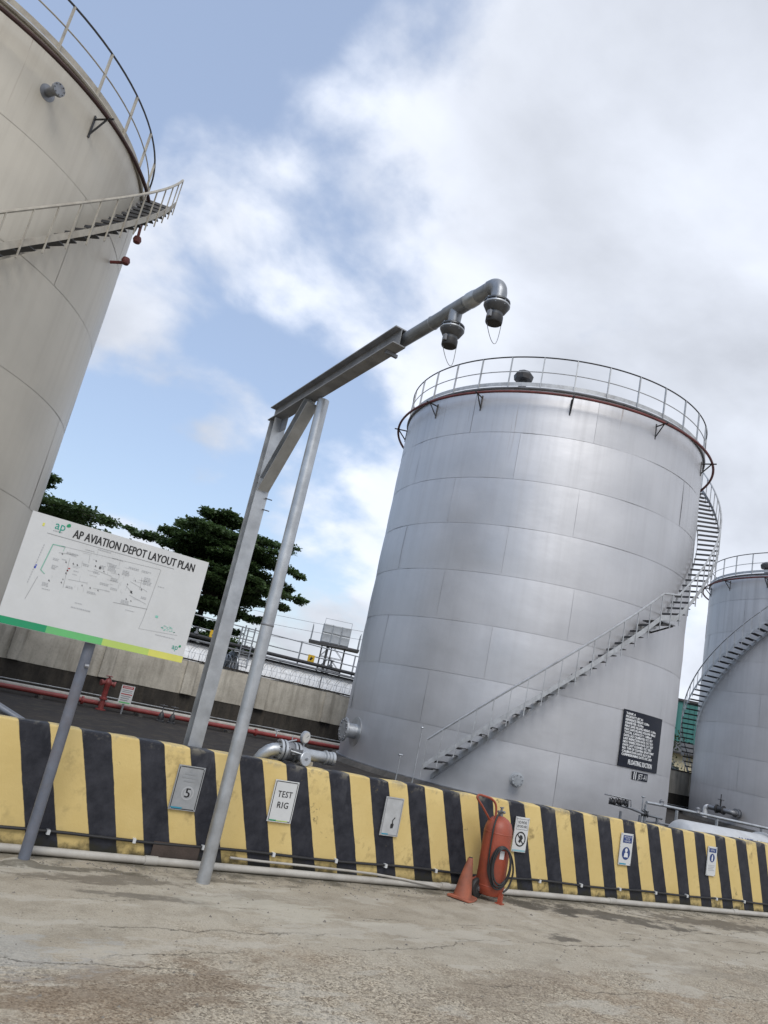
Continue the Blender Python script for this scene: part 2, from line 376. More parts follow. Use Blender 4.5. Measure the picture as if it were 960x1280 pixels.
def conc(name, c1, c2, moss, amt, sc=1.5):
    m, t, b = newmat(name); p = pos(t)
    n1 = t.noise(p, sc, 7, .62); n2 = t.noise(t.scalev(p, (2.4, 2.4, .3)), 1.6, 6, .62); n3 = t.noise(p, 14, 6, .65)
    c = t.mix(t.mapr(n1, .3, .7), c4(c1), c4(c2)); c = t.mix(t.math('MULTIPLY', t.mapr(n2, .47, .70), amt), c, c4(moss))
    c = t.mix(t.math('MULTIPLY', t.mapr(n3, .52, .72), .4), c, c4(tuple(q*.5 for q in c1)))
    t.link(c, b.inputs['Base Color']); b.inputs['Roughness'].default_value = .9
    bump(t, b, t.math('ADD', n3, n1), .4, .02); return m
conc_up = conc('rough_render_concrete', (.38, .35, .295), (.56, .525, .45), (.15, .135, .105), .6)
conc_lo = conc('black_stained_concrete', (.030, .027, .024), (.060, .054, .047), (.13, .11, .085), .35)
spec(bundfl, .15)
spec(conc_lo, .2)
conc_base = conc('plinth_concrete', (.055, .052, .048), (.12, .11, .10), (.03, .03, .026), .5)

def leaf_mat(name, c1, c2):
    m, t, b = newmat(name); p = pos(t); oi = t.n('ShaderNodeNewGeometry').outputs['Random Per Island']
    n = t.noise(p, .7, 3, .5)
    c = t.mix(t.math('ADD', t.math('MULTIPLY', oi, .6), t.math('MULTIPLY', n, .4)), c4(c1), c4(c2))
    t.link(c, b.inputs['Base Color']); b.inputs['Roughness'].default_value = .55
    b.inputs['Transmission Weight'].default_value = 0
    tr = t.n('ShaderNodeBsdfTranslucent', inp={0: c4(tuple(min(1, q*1.2) for q in c2))})
    ms = t.n('ShaderNodeMixShader', inp={0: .28, 1: b.outputs[0], 2: tr.outputs[0]})
    out = [q for q in t.t.nodes if q.type == 'OUTPUT_MATERIAL'][0]; t.link(ms.outputs[0], out.inputs[0]); return m
leaf = leaf_mat('tree_leaf', (.018, .040, .014), (.085, .140, .045))
leaf2 = leaf_mat('shrub_leaf', (.035, .055, .02), (.095, .13, .05))
bark = paint('tree_bark', (.075, .062, .050), .85, 0, .35, (.03, .025, .02), .4, 3, .3)
teal_clad = paint('teal_cladding', (.035, .165, .150), .5, 0, .12, (.05, .10, .09), .3, 1, .05, True)
cream_wall = paint('cream_render', (.62, .55, .36), .8, 0, .15, (.3, .26, .18), .4, 1, .1, True)
roof_dark = paint('dark_shed_roof', (.045, .045, .048), .6, .2, .3, (.09, .07, .05), .4, 2, .1)

# ------------------------------------------------------------------ setting
g = MB(); n = 24; S = 900.
xs = [-S, -200, -60, -20] + [-8+i*1.6 for i in range(26)] + [60, 200, S]
ys = [-S, -200, -60, -20] + [-6+i*1.2 for i in range(16)] + [30, 60, 200, S]
vs = [(x, y, 0) for y in ys for x in xs]; nx = len(xs)
g.add(vs, [(j*nx+i, j*nx+i+1, (j+1)*nx+i+1, (j+1)*nx+i) for j in range(len(ys)-1) for i in range(nx-1)], False)
struct('ground', g, apron)
FZ = .10
struct('bund_floor', MB().box((20, (7.62+27.2)/2, FZ/2+.003), (110, 27.2-7.62, FZ-.006)), bundfl)

WY, WH, WT_ = 7.365, 1.056, .25
# --- striped bund wall, slightly uneven as cast
def bund_wall():
    th = thing('bund_wall', (6, WY+WT_/2, 0), 'low concrete wall painted in slanting yellow and black hazard stripes', 'wall')
    prof = [(0, 0), (0, .35), (0, .70), (0, WH-.018), (.003, WH-.007), (.009, WH-.001), (.03, WH+.001), (.125, WH+.004), (.22, WH), (.240, WH-.004), (.248, WH-.012), (.25, WH-.05), (.25, .5), (.25, 0)]
    mb = MB(); N = 420; x0, x1 = -9, 36; vs = []; k = len(prof)
    for i in range(N+1):
        x = x0+(x1-x0)*i/N
        for a, z in prof:
            q = Vector((x*1.6, a*3, z*1.7))
            dy_ = mnoise.noise(q)*.007; dz_ = mnoise.noise(q*1.3+Vector((5, 5, 5)))*.010 if z > WH-.03 else 0
            vs.append((x, WY+a+dy_, z+dz_))
    fs = [(i*k+j, (i+1)*k+j, (i+1)*k+j+1, i*k+j+1) for i in range(N) for j in range(k-1)]
    mb.add(vs, fs)
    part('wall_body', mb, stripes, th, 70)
    rp = paint('rusty_brown_plate', (.075, .055, .045), .7, .2, .35, (.03, .022, .018), .5, 6, .2)
    pl = part('cover_plate', MB().box((2.79, WY-.024, .122), (.46, .014, .15)), rp, th)
    pl['label'] = 'rusty brown steel plate low on the striped wall'
    return th
bund_wall()

# --- back wall with rendered upper band, stained foot, piers
def back_wall():
    Y = 27.3
    th = thing('boundary_wall', (18, Y, 0), 'rough beige concrete wall with black stained foot behind the tanks', 'wall')
    part('lower_wall', MB().box((20, Y+.15, .47), (100, .30, .94)), conc_lo, th)
    up_ = MB(); N = 260; vs = []; prof = [(-.02, .94), (-.02, 1.5), (-.02, 2.10), (.0, 2.14), (.3, 2.14), (.32, 2.1), (.32, .94)]
    for i in range(N+1):
        x = -30+100*i/N
        for a, z in prof: vs.append((x, Y+a+mnoise.noise(Vector((x*2, z*2, 0)))*.015, z+(mnoise.noise(Vector((x*1.1, 4, z)))*.03 if z > 2 else 0)))
    k = len(prof); up_.add(vs, [(i*k+j, (i+1)*k+j, (i+1)*k+(j+1) % k, i*k+(j+1) % k) for i in range(N) for j in range(k)], True)
    part('upper_wall', up_, conc_up, th, 50)
    pm = MB().box((0, 0, 0), (.40, .20, 1.17)).mesh('pier')
    for x in [-8.2+i*2.93 for i in range(18)]:
        piece('pier', pm, conc_up, th, (x-.22, Y-.06, 1.545))
    cm = MB().box((0, 0, 0), (2.9, .40, .05)).mesh('coping')
    for x in [-9.7+i*2.93 for i in range(19)]: piece('coping', cm, conc_lo, th, (x, Y+.15, 2.175))
back_wall()

# --- razor wire along the back wall
def razor():
    mb = MB(); pts = []
    L0, L1 = -4, 46; pitch = .21; nn = int((L1-L0)/pitch*14)
    for i in range(nn+1):
        f = i/14; x = L0+pitch*f; a = 2*PI*f; rr = .235+.03*mnoise.noise(Vector((x*.7, 0, 0)))
        pts.append((x+.05*math.sin(a*.5+1.3), 27.45+rr*math.cos(a), 2.43+rr*math.sin(a)))
    mb.tube(pts, .0075, 3)
    th = thing('razor_wire', (18, 27.45, 2.2), 'coiled razor wire running along the top of the beige wall', 'razor wire')
    part('wire_coil', mb, galv, th)
    part('tension_wire', MB().tube([(-4+i*2, 27.45, 2.44+.01*(i % 2)) for i in range(26)], .005, 4), galv, th)
    sm = MB().box((0, 0, .22), (.03, .03, .52)).mesh('support_stake')
    for x in [-3+2.93*i for i in range(17)]: piece('support_stake', sm, galv_d, th, (x, 27.45, 2.2))
razor()

# ------------------------------------------------------------------ storage tanks
def polar(c, r, a, z): return Vector((c[0]+r*math.cos(R(a)), c[1]+r*math.sin(R(a)), z))
def make_tank(cx, cy_, r, z0, levels, seams, step, shell, rail, label, rings, flights, post0, nposts, brackets, name='storage_tank', bulge=.014, seed=1, ringmat=None, ring_arc=(0, 360), vent_at=(-.2, -.9, 12.7)):
    c = (cx, cy_); top = levels[0]; rn = random.Random(seed)
    th = thing(name, (cx, cy_, FZ), label, 'tank', 'cylindrical storage tanks in the bund')
    part('plinth', MB().cyl((cx, cy_, FZ), (cx, cy_, z0-.004), r+.28, r+.20, 72), conc_base, th)
    part('inner_wall', MB().cyl((cx, cy_, z0), (cx, cy_, top-.03), r-.022, None, 120), shell, th)
    part('base_flange', MB().cyl((cx, cy_, z0), (cx, cy_, z0+.02), r+.07, None, 96), galv_d, th)
    part('roof', MB().lathe([(r+.02, 0), (r+.02, .03), (r*.5, .38), (.05, .62)], (cx, cy_, top-.02), 'Z', 72), shell, th)
    # shell plates, each one rolled sheet
    allz = levels+[z0+.02]
    for ci in range(len(allz)-1):
        za, zb = allz[ci+1]+.005, allz[ci]-.005
        a = seams[ci % len(seams)]; edges = [a+step*k for k in range(int(360//step)+1)]
        edges.append(a+360)
        if edges[-1]-edges[-2] < 14: edges.pop(-2)
        for k in range(len(edges)-1):
            e0, e1 = edges[k]+.05, edges[k+1]-.05; nu = max(6, int((e1-e0)/3.0)); nv = 5
            mb = MB(); vs = []; ph = rn.uniform(0, 50)
            for j in range(nv+1):
                for i in range(nu+1):
                    an = e0+(e1-e0)*i/nu; z = za+(zb-za)*j/nv
                    fx, fz = i/nu, j/nv
                    d = bulge*mnoise.noise(Vector((an*.055+ph, z*.55, seed)))
                    d += bulge*.55*mnoise.noise(Vector((an*.16, z*1.3, ph)))
                    d += bulge*.85*(math.sin(PI*fz)-.6)
                    d -= bulge*.35*(max(0, 1-fx*9)+max(0, 1-(1-fx)*9))
                    vs.append(polar(c, r+d, an, z))
            mb.add(vs, [(j*(nu+1)+i, j*(nu+1)+i+1, (j+1)*(nu+1)+i+1, (j+1)*(nu+1)+i) for j in range(nv) for i in range(nu)])
            part('shell_plate', mb, shell, th, 60)
    # rim angle, guard rail
    part('rim_angle', MB().ring(c, r+.035, top-.01, .035, 120, 6), rail if shell is cream else galv_d, th)
    gr = part('guard_rail', MB().ring(c, r+.02, top+1.07, .022, 132, 6), dark_metal, th)
    part('mid_rail', MB().ring(c, r+.02, top+.56, .016, 132, 6), rail, gr)
    tb = MB(); N = 120
    tb.add([polar(c, r+.0, 360*i/N, top+z) for i in range(N) for z in (.07, .20)], [(2*i, 2*((i+1) % N), 2*((i+1) % N)+1, 2*i+1) for i in range(N)])
    part('toe_board', tb, rail, gr)
    pm = MB().box((0, 0, .53), (.05, .035, 1.06)).mesh('rail_post')
    for k in range(nposts):
        a = post0+360/nposts*k; p = polar(c, r+.02, a, top); piece('rail_post', pm, rail, gr, p, R(a))
    # red ring main carried on brackets
    rz, rr = rings
    ring = part('ring_pipe', MB().ring(c, rr, rz, .042, 140, 8, *ring_arc), ringmat or dull_red, th)
    for a in brackets:
        b = MB(); p = polar(c, rr+.14, a, rz-.03); q = polar(c, r, a, rz-.03); b.tube([q, p], .026, 4)
        b.tube([polar(c, r, a, rz-.40), polar(c, rr-.02, a, rz-.05)], .024, 4)
        b.tube([polar(c, r+.004, a-.01, rz-.46), polar(c, r+.004, a-.01, rz+.05)], .03, 4)
        part('bracket', b, dark_metal, ring)
    part('roof_vent', MB().lathe([(.13, 0), (.13, .42), (.30, .44), (.33, .60), (.22, .74), (.05, .80)], (cx+vent_at[0], cy_+vent_at[1], vent_at[2]), 'Z', 8), dark_metal, th)
    # spiral stair
    ri, ro = r+.08, r+.74
    def L(a):
        for (a0, z0_, a1, z1_) in flights:
            if a <= a1+1e-6: return z0_+(z1_-z0_)*(a-a0)/(a1-a0)
        return flights[-1][3]
    A0, A1 = flights[0][0], flights[-1][2]; N = int((A1-A0)/1.5)
    aa = [A0+(A1-A0)*i/N for i in range(N+1)]
    for f in flights:
        for q in (f[0], f[2]):
            if all(abs(q-x) > .2 for x in aa): aa.append(q)
    aa.sort()
    def band(rad, zlo, zhi, th_):
        mb = MB(); vs = []
        for a in aa:
            z = L(a)
            for (dr, dz_) in ((0, zlo), (th_, zlo), (th_, zhi), (0, zhi)): vs.append(polar(c, rad+dr, a, z+dz_))
        n_ = len(aa); fs = [(i*4+j, (i+1)*4+j, (i+1)*4+(j+1) % 4, i*4+(j+1) % 4) for i in range(n_-1) for j in range(4)]
        fs += [(3, 2, 1, 0), tuple(range((n_-1)*4, n_*4))]
        return mb.add(vs, fs, True)
    st = part('staircase', band(ro, .27, .43, .012), rail, th)
    part('inner_stringer', band(ri, .02, .17, .012), rail, st)
    hr = part('handrail', MB().tube([polar(c, ro+.006, a, L(a)+1.05) for a in aa], .030, 6), rail, st)
    tm = MB().box(((ri+ro)/2-r, 0, 0), (ro-ri-.004, .175, .02)).box(((ri+ro)/2-r, -.083, -.025), (ro-ri-.004, .008, .05)).mesh('stair_tread')
    tm2 = None
    for f in flights:
        a0, za, a1, zb = f
        if zb-za < .25:
            lm = MB(); m_ = 8; vs = []
            for i in range(m_+1):
                a = a0+(a1-a0)*i/m_
                for rad in (ri, ro):
                    for dz_ in (0, .03): vs.append(polar(c, rad, a, za+.25+dz_))
            fs = []
            for i in range(m_):
                b_ = i*4; n4 = b_+4; fs += [(b_, b_+2, n4+2, n4), (b_+1, n4+1, n4+3, b_+3), (b_+2, b_+3, n4+3, n4+2), (b_, n4, n4+1, b_+1)]
            part('landing', lm.add(vs, fs, False), galv_d, st)
            lb = MB()
            for q in (a0+1, a1-1): lb.tube([polar(c, r+.01, q, za+.02), polar(c, ro, q, za+.23)], .025, 4)
            part('landing_bracket', lb, dark_metal, st)
            continue
        n_ = max(2, int(round((zb-za)/.232)))
        for i in range(n_):
            a = a0+(a1-a0)*(i+.5)/n_; z = L(a)+.22
            p = polar(c, r, a, z); piece('stair_tread', tm, dark_metal, st, p, R(a))
    bm_ = MB().box((0, 0, .49), (.024, .024, .98)).mesh('baluster')
    span = sum(((f[2]-f[0])) for f in flights); nb = int(span/360*2*PI*ro/.40)
    for i in range(nb+1):
        a = A0+(A1-A0)*i/nb; piece('baluster', bm_, rail, hr, polar(c, ro+.018, a, L(a)+.06), R(a))
    return th, c

def flange_nozzle(parent, c, r, a, z, rad, length, mat, name='nozzle', bolts=8, boltmat=None):
    """flanged stub standing out of a tank shell, bolts as sub-parts"""
    p = polar(c, r-.01, a, z); ax = Vector((math.cos(R(a)), math.sin(R(a)), 0))
    nz = part(name, MB().lathe([(rad*1.25, 0), (rad*1.25, .015), (rad*.62, .02), (rad*.62, length-.06), (rad, length-.058), (rad, length-.032), (rad*.985, length-.030), (rad*.985, length)], p, tuple(ax), 24), mat, parent)
    q = ax.to_track_quat('Z', 'Y')
    for i in range(bolts):
        t = 2*PI*i/bolts+.2; o = p + ax*(length-.09) + q @ Vector((math.cos(t)*rad*.8, math.sin(t)*rad*.8, 0))
        part('bolt', MB().cyl(o, o+ax*.115, rad*.095, None, 6), boltmat or galv_d, nz)
    return nz

# near tank on the left, cream
L1 = [12.1, 10.26, 8.25, 6.24, 4.24, 2.24]
t1, c1 = make_tank(-3.60, 18.58, 5.34, .24, L1, [-75, -41.5, -66, -20, -58, -30], 58, cream, paint('cream_rail_paint', (.40, .37, .31), .5, 0, .2, (.15, .11, .08), .4, 6, .08),
    'large cream tank with spiral stair at the left edge of the picture', (11.73, 5.66), [(-131, .3, -15, 11.95)], -59.9, 32, [-47, -78, -110], ring_arc=(-170, -22), bulge=.006, seed=3, ringmat=paint('rusty_dark_red_pipe', (.065, .030, .026), .6, .1, .35, (.03, .02, .018), .5, 5, .12))
flange_nozzle(t1, c1, 5.34, -58.6, 11.27, .125, .34, galv_d)
for a, z, dz_ in ((-21.5, 10.72, .75), (-24.3, 9.99, -.10)):
    b = MB(); p = polar(c1, 5.68, a, z)
    b.tube([polar(c1, 5.66 if dz_ > 0 else 5.36, a+.4, z+dz_), polar(c1, 5.66, a+.1, z+dz_*.4), p], .035, 6)
    b.lathe([(.02, -.095), (.075, -.07), (.098, 0), (.075, .07), (.02, .095)], p, 'Z', 12)
    part('foam_outlet', b, dull_red, t1)

# middle tank, aluminium paint
L2 = [12.22, 10.72, 9.21, 7.73, 6.25, 4.75, 3.25, 1.735]
t2, c2 = make_tank(17.87, 19.97, 5.34, .235, L2, [-118.2, -141.7, -120.4, -140.3, -117.5, -140, -157.8, -114.7], 63.65, alu, rail_grey,
    'tall silver tank with black data board and spiral stair in the middle', (11.93, 5.68), [(-150.5, .30, -93, 5.60), (-93, 5.60, -87, 5.72), (-87, 5.72, -25, 12.0)], -159.8, 33, [-178, -157.5, -127.2, -96.5, -62, -30, 0, 40, 80, 120, 150], seed=11, vent_at=(-3.45, -2.05, 12.72))
flange_nozzle(t2, c2, 5.34, -126.0, .84, .155, .28, galv)
# side manhole at the left limb
flange_nozzle(t2, c2, 5.34, 171.5, 1.06, .36, .42, galv, 'manhole', 14)
# data board: a painted steel sheet rolled to the shell
def on_shell(c, r, a0, z, x): return polar(c, r, a0+math.degrees(x/r), z)
def data_board():
    r = 5.372; A, B, zt, zb = -95.3, -75.6, 3.295, 1.75
    mb = MB(); N = 10; vs = []
    for i in range(N+1):
        a = A+(B-A)*i/N
        for rad in (5.346, r):
            for z in (zb, zt): vs.append(polar(c2, rad, a, z))
    fs = []
    for i in range(N):
        b = i*4; k = b+4; fs += [(b+2, b+3, k+3, k+2), (b, k, k+1, b+1), (b+1, k+1, k+3, b+3), (b, b+2, k+2, k)]
    fs += [(0, 1, 3, 2), (N*4, N*4+2, N*4+3, N*4+1)]
    bd = part('data_board', mb.add(vs, fs, True), t_black, t2)
    bd['label'] = 'black board with white lettering on the silver tank'
    lines = ['TANK 4', 'PRODUCT: JET A1', 'REFERENCE HEIGHT: 12.09m', 'DIAMETER: 10.70m', 'MAX SAFE FILLING HEIGHT: 11.09m', 'MAX SAFE FILLING VOLUME: 980m3', 'TOTAL CAPACITY: 1,080m3', 'DATE LAST CALIBRATED: OCT 2017',
             'LAST INSPECTION DATE: OCT 2017', 'NEXT INSPECTION DATE: OCT 2027', 'DATE LAST CLEANED: OCT 2022', 'NO. TYPE OF COATING: EPOXY PAINT', 'CALIBRATION DATE: JULY 2018', 'COMMISSIONING DATE: DEC 2018']
    wid = [.36, .70, 1.02, .76, 1.42, 1.42, 1.22, 1.30, 1.34, 1.36, 1.28, 1.44, 1.30, 1.36]
    mb = MB(); y = zt-.125
    def put(s, x, z, h, width):
        vs, fs = text_verts(s, h, width)
        for e, f_ in ((0, 0), (.012, .001), (.006, -.006)): mb.add([on_shell(c2, r+.004+e*.05, A, z+v.y+f_, x+v.x+e) for v in vs], fs, False)
    for s, w_ in zip(lines, wid): put(s, .07, y, .062, w_); y -= .0855
    put('FLOATING SUCTION', .36, zb+.10, .125, 1.12)
    print_part('data_lettering', mb, t_white, bd)['kind'] = 'stuff'
    # product marker under the board
    mb2 = MB(); N = 6; a0 = A+math.degrees(.62/r); a1 = a0+math.degrees(.74/r); vs = []
    for i in range(N+1):
        a = a0+(a1-a0)*i/N
        for rad in (5.346, 5.362):
            for z in (1.47, 1.69): vs.append(polar(c2, rad, a, z))
    fs = []
    for i in range(N):
        b = i*4; k = b+4; fs += [(b+2, b+3, k+3, k+2), (b+1, k+1, k+3, b+3), (b, b+2, k+2, k)]
    mk = part('product_marker', mb2.add(vs, fs, True), t_black, t2)
    mb = MB(); vs, fs = text_verts('JET-A1', .135, .44); mb.add([on_shell(c2, 5.367, A, 1.515+v.y, .86+v.x) for v in vs], fs, False)
    for x in (.665, .745): mb.add([on_shell(c2, 5.367, A, z, x+q) for q, z in ((0, 1.48), (.035, 1.48), (.035, 1.68), (0, 1.68))], [(0, 1, 2, 3)], False)
    print_part('marker_lettering', mb, t_white, mk)
data_board()

# far tank on the right
L3 = [12.2, 10.92, 9.3, 7.8, 6.3, 4.8, 3.3, 1.75]
t3, c3 = make_tank(39.55, 21.53, 5.34, .24, L3, [150, 172, 141, 165, 185, 158, 176, 149], 63, alu_d, rail_grey,
    'dull grey tank cut off by the right edge of the picture', (11.93, 5.68), [(82, .30, 220, 12.0)], 131, 33, [136, 160, 184, 208, 235], seed=23, bulge=.014, vent_at=(-3.9, .6, 12.45))
def vnoz(a, z):
    p = polar(c3, 5.33, a, z); ax = Vector((math.cos(R(a)), math.sin(R(a)), 0)); tn = Vector((-ax.y, ax.x, 0))
    b = MB(); b.tube([p, p+ax*.45], .13, 12)
    for k in (.12, .3): b.cyl(p+ax*(k-.02), p+ax*(k+.02), .2, None, 16)
    nz = part('outlet_pipe', b, galv_d, t3)
    e = p+ax*.45; pts = [e]+[e+ax*.14*math.sin(t)-tn*.14*(1-math.cos(t)) for t in (.4, .8, 1.2, 1.57)]+[e+ax*.14-tn*1.2]
    part('branch_pipe', MB().tube(pts, .11, 12), galv_d, t3)
    v = MB(); q = e+ax*.14-tn*.6
    v.lathe([(.11, -.2), (.2, -.19), (.2, -.15), (.13, -.13), (.16, 0), (.13, .13), (.2, .15), (.2, .19), (.11, .2)], q, tuple(tn), 14); v.cyl(q, q+Vector((0, 0, .42)), .035, None, 8)
    v.cyl(q+Vector((0, 0, .42)), q+Vector((0, 0, .45)), .14, None, 14); v.cyl(q+Vector((0, 0, .45)), q+Vector((0, 0, .68)), .022, None, 6)
    part('gate_valve', v, dark_metal, t3)
    d = e+ax*.14-tn*1.2; pts = [d]+[d-tn*.16*math.sin(t)-Vector((0, 0, .16*(1-math.cos(t)))) for t in (.4, .8, 1.2, 1.57)]+[d-tn*.16-Vector((0, 0, .5))]
    part('elbow', MB().tube(pts, .115, 12), white_p, t3)
vnoz(179, .80)

# ------------------------------------------------------------------ loading gantry
def hpoly(w_, h_, tf, tw):
    a, b, c_ = w_/2, h_/2, tw/2
    return [(-a, -b), (a, -b), (a, -b+tf), (c_, -b+tf), (c_, b-tf), (a, b-tf), (a, b), (-a, b), (-a, b-tf), (-c_, b-tf), (-c_, -b+tf), (-a, -b+tf)]
coup_steel = paint('dark_coupling_steel', (.095, .10, .108), .45, .6, .3, (.08, .075, .07), .4, 12, .1)
def gantry():
    th = thing('loading_gantry', (2.85, 7.78, FZ), 'galvanised steel gantry carrying an overhead pipe with two capped down pipes', 'gantry')
    X = 2.82
    part('column', MB().sweep(hpoly(.15, .15, .012, .009), (2.835, 7.76, FZ), (2.835, 7.76, 4.695), (0, 1, 0)), galv, th)
    part('base_plate', MB().box((2.85, 7.78, FZ+.012), (.32, .30, .024)), galv_d, th)
    ba, bb = Vector((X, 7.90, 4.785)), Vector((X, 5.28, 4.925))
    part('beam', MB().sweep(hpoly(.135, .17, .011, .008), ba, bb), beam_steel, th)
    part('brace', MB().sweep(hpoly(.13, .13, .010, .008), (2.83, 7.70, 3.86), (X+.01, 6.92, 4.725), (0, -1, 1)), galv, th)
    part('gusset_plate', MB().box((2.848, 7.60, 4.62), (.008, .16, .16)), galv_d, th)
    pt = part('support_post', MB().cyl((2.905, 6.80, .0), (2.905, 6.80, 4.735), .061, None, 28), galv, th)
    pt['label'] = 'round galvanised post standing in front of the striped wall'
    part('post_footing', MB().lathe([(.13, 0), (.12, .004), (.09, .010), (.07, .012)], (2.905, 6.80, .001), 'Z', 18), apron, pt)
    part('weld_collar', MB().lathe([(.062, -.012), (.066, -.006), (.066, .006), (.062, .012)], (2.905, 6.80, 2.34), 'Z', 24), galv_d, pt)
    # overhead pipe
    px = 2.90; p0 = Vector((px, 7.55, 4.86)); p1 = Vector((px, 4.17, 5.00)); d = (p1-p0).normalized()
    el = [p1]; R_ = .11
    dn = Vector((0, 0, -1)); cen = p1+dn*R_
    for i in range(1, 9): t = PI/2*i/8; el.append(p1 + d*R_*math.sin(t) + dn*R_*(1-math.cos(t)))
    ap = part('arm_pipe', MB().tube([p0, p1], .057, 20), arm_steel, th)
    part('pipe_elbow', MB().tube(el+[el[-1]+dn*.05], .061, 20), arm_steel, ap)
    for s in (.012, .75): part('weld_bead', MB().lathe([(.0575, -.006), (.062, 0), (.0575, .006)], p1-d*s, tuple(d), 20), galv_d, ap)
    tee = p0+(p1-p0)*((7.55-4.60)/(7.55-4.17))
    tp = MB().tube([tee-d*.13, tee+d*.13], .062, 20); tp.cyl(tee, tee+dn*.15, .057, .052, 20)
    part('pipe_tee', tp, arm_steel, ap)
    part('reducer', MB().lathe([(.062, 0), (.066, .03), (.064, .09), (.058, .12)], tee+d*.15, tuple(d), 20), galv, ap)
    for u in (tee+dn*.13, el[-1]+dn*.03):
        K = .86
        def pf(*q): return [(a*K, b*K) for a, b in q]
        cpl = part('coupling', MB().lathe(pf((.062, 0), (.066, .012), (.068, .03), (.112, .034), (.114, .050), (.090, .054), (.090, .060), (.112, .064), (.114, .082), (.104, .10), (.085, .135), (.066, .150), (.064, .185)), u, tuple(dn), 26), coup_steel, ap)
        part('gasket', MB().lathe(pf((.108, .0515), (.108, .0625)), u, tuple(dn), 26), rubber, cpl)
        part('clamp_ring', MB().lathe(pf((.1142, .066), (.1165, .069), (.1165, .078), (.1142, .081)), u, tuple(dn), 26), galv, cpl)
        part('cap_ear', MB().box(u+Vector((.068, .02, -.165)), (.02, .035, .05)).box(u+Vector((-.068, -.02, -.165)), (.02, .035, .05)), galv_d, cpl)
        for k in range(8):
            t = 2*PI*k/8; b0 = u+Vector((math.cos(t)*.088, math.sin(t)*.088, -.022)); part('bolt', MB().cyl(b0, b0+dn*.058, .007, None, 6), galv, cpl)
        part('dust_cap', MB().lathe(pf((.071, .178), (.074, .184), (.074, .235), (.068, .247), (.03, .250)), u, tuple(dn), 22), rubber, cpl)
        s = -1 if u.y > 4.4 else 1
        e0 = u+Vector((-.058, .02, -.165)); e1 = u+Vector((.058, -.02, -.16)); lp = []
        for i in range(17):
            f = i/16; q = e0.lerp(e1, f); lp.append(q+Vector((-.05*s*math.sin(PI*f) if s < 0 else .04*math.sin(PI*f), 0, -.20*math.sin(PI*f)**.7)))
        part('tether_cable', MB().tube(lp, .0028, 5), galv_d, cpl)
    for f in (.94,):
        q = ba.lerp(bb, f); part('pipe_clamp', MB().box(q+Vector((.03, 0, -.102)), (.12, .03, .03)), galv_d, th)
    for z in (3.75, 3.62): part('clip_bolt', MB().cyl((2.88, 7.665, z), (2.965, 7.67, z+.004), .006, None, 6), dark_metal, th)
gantry()

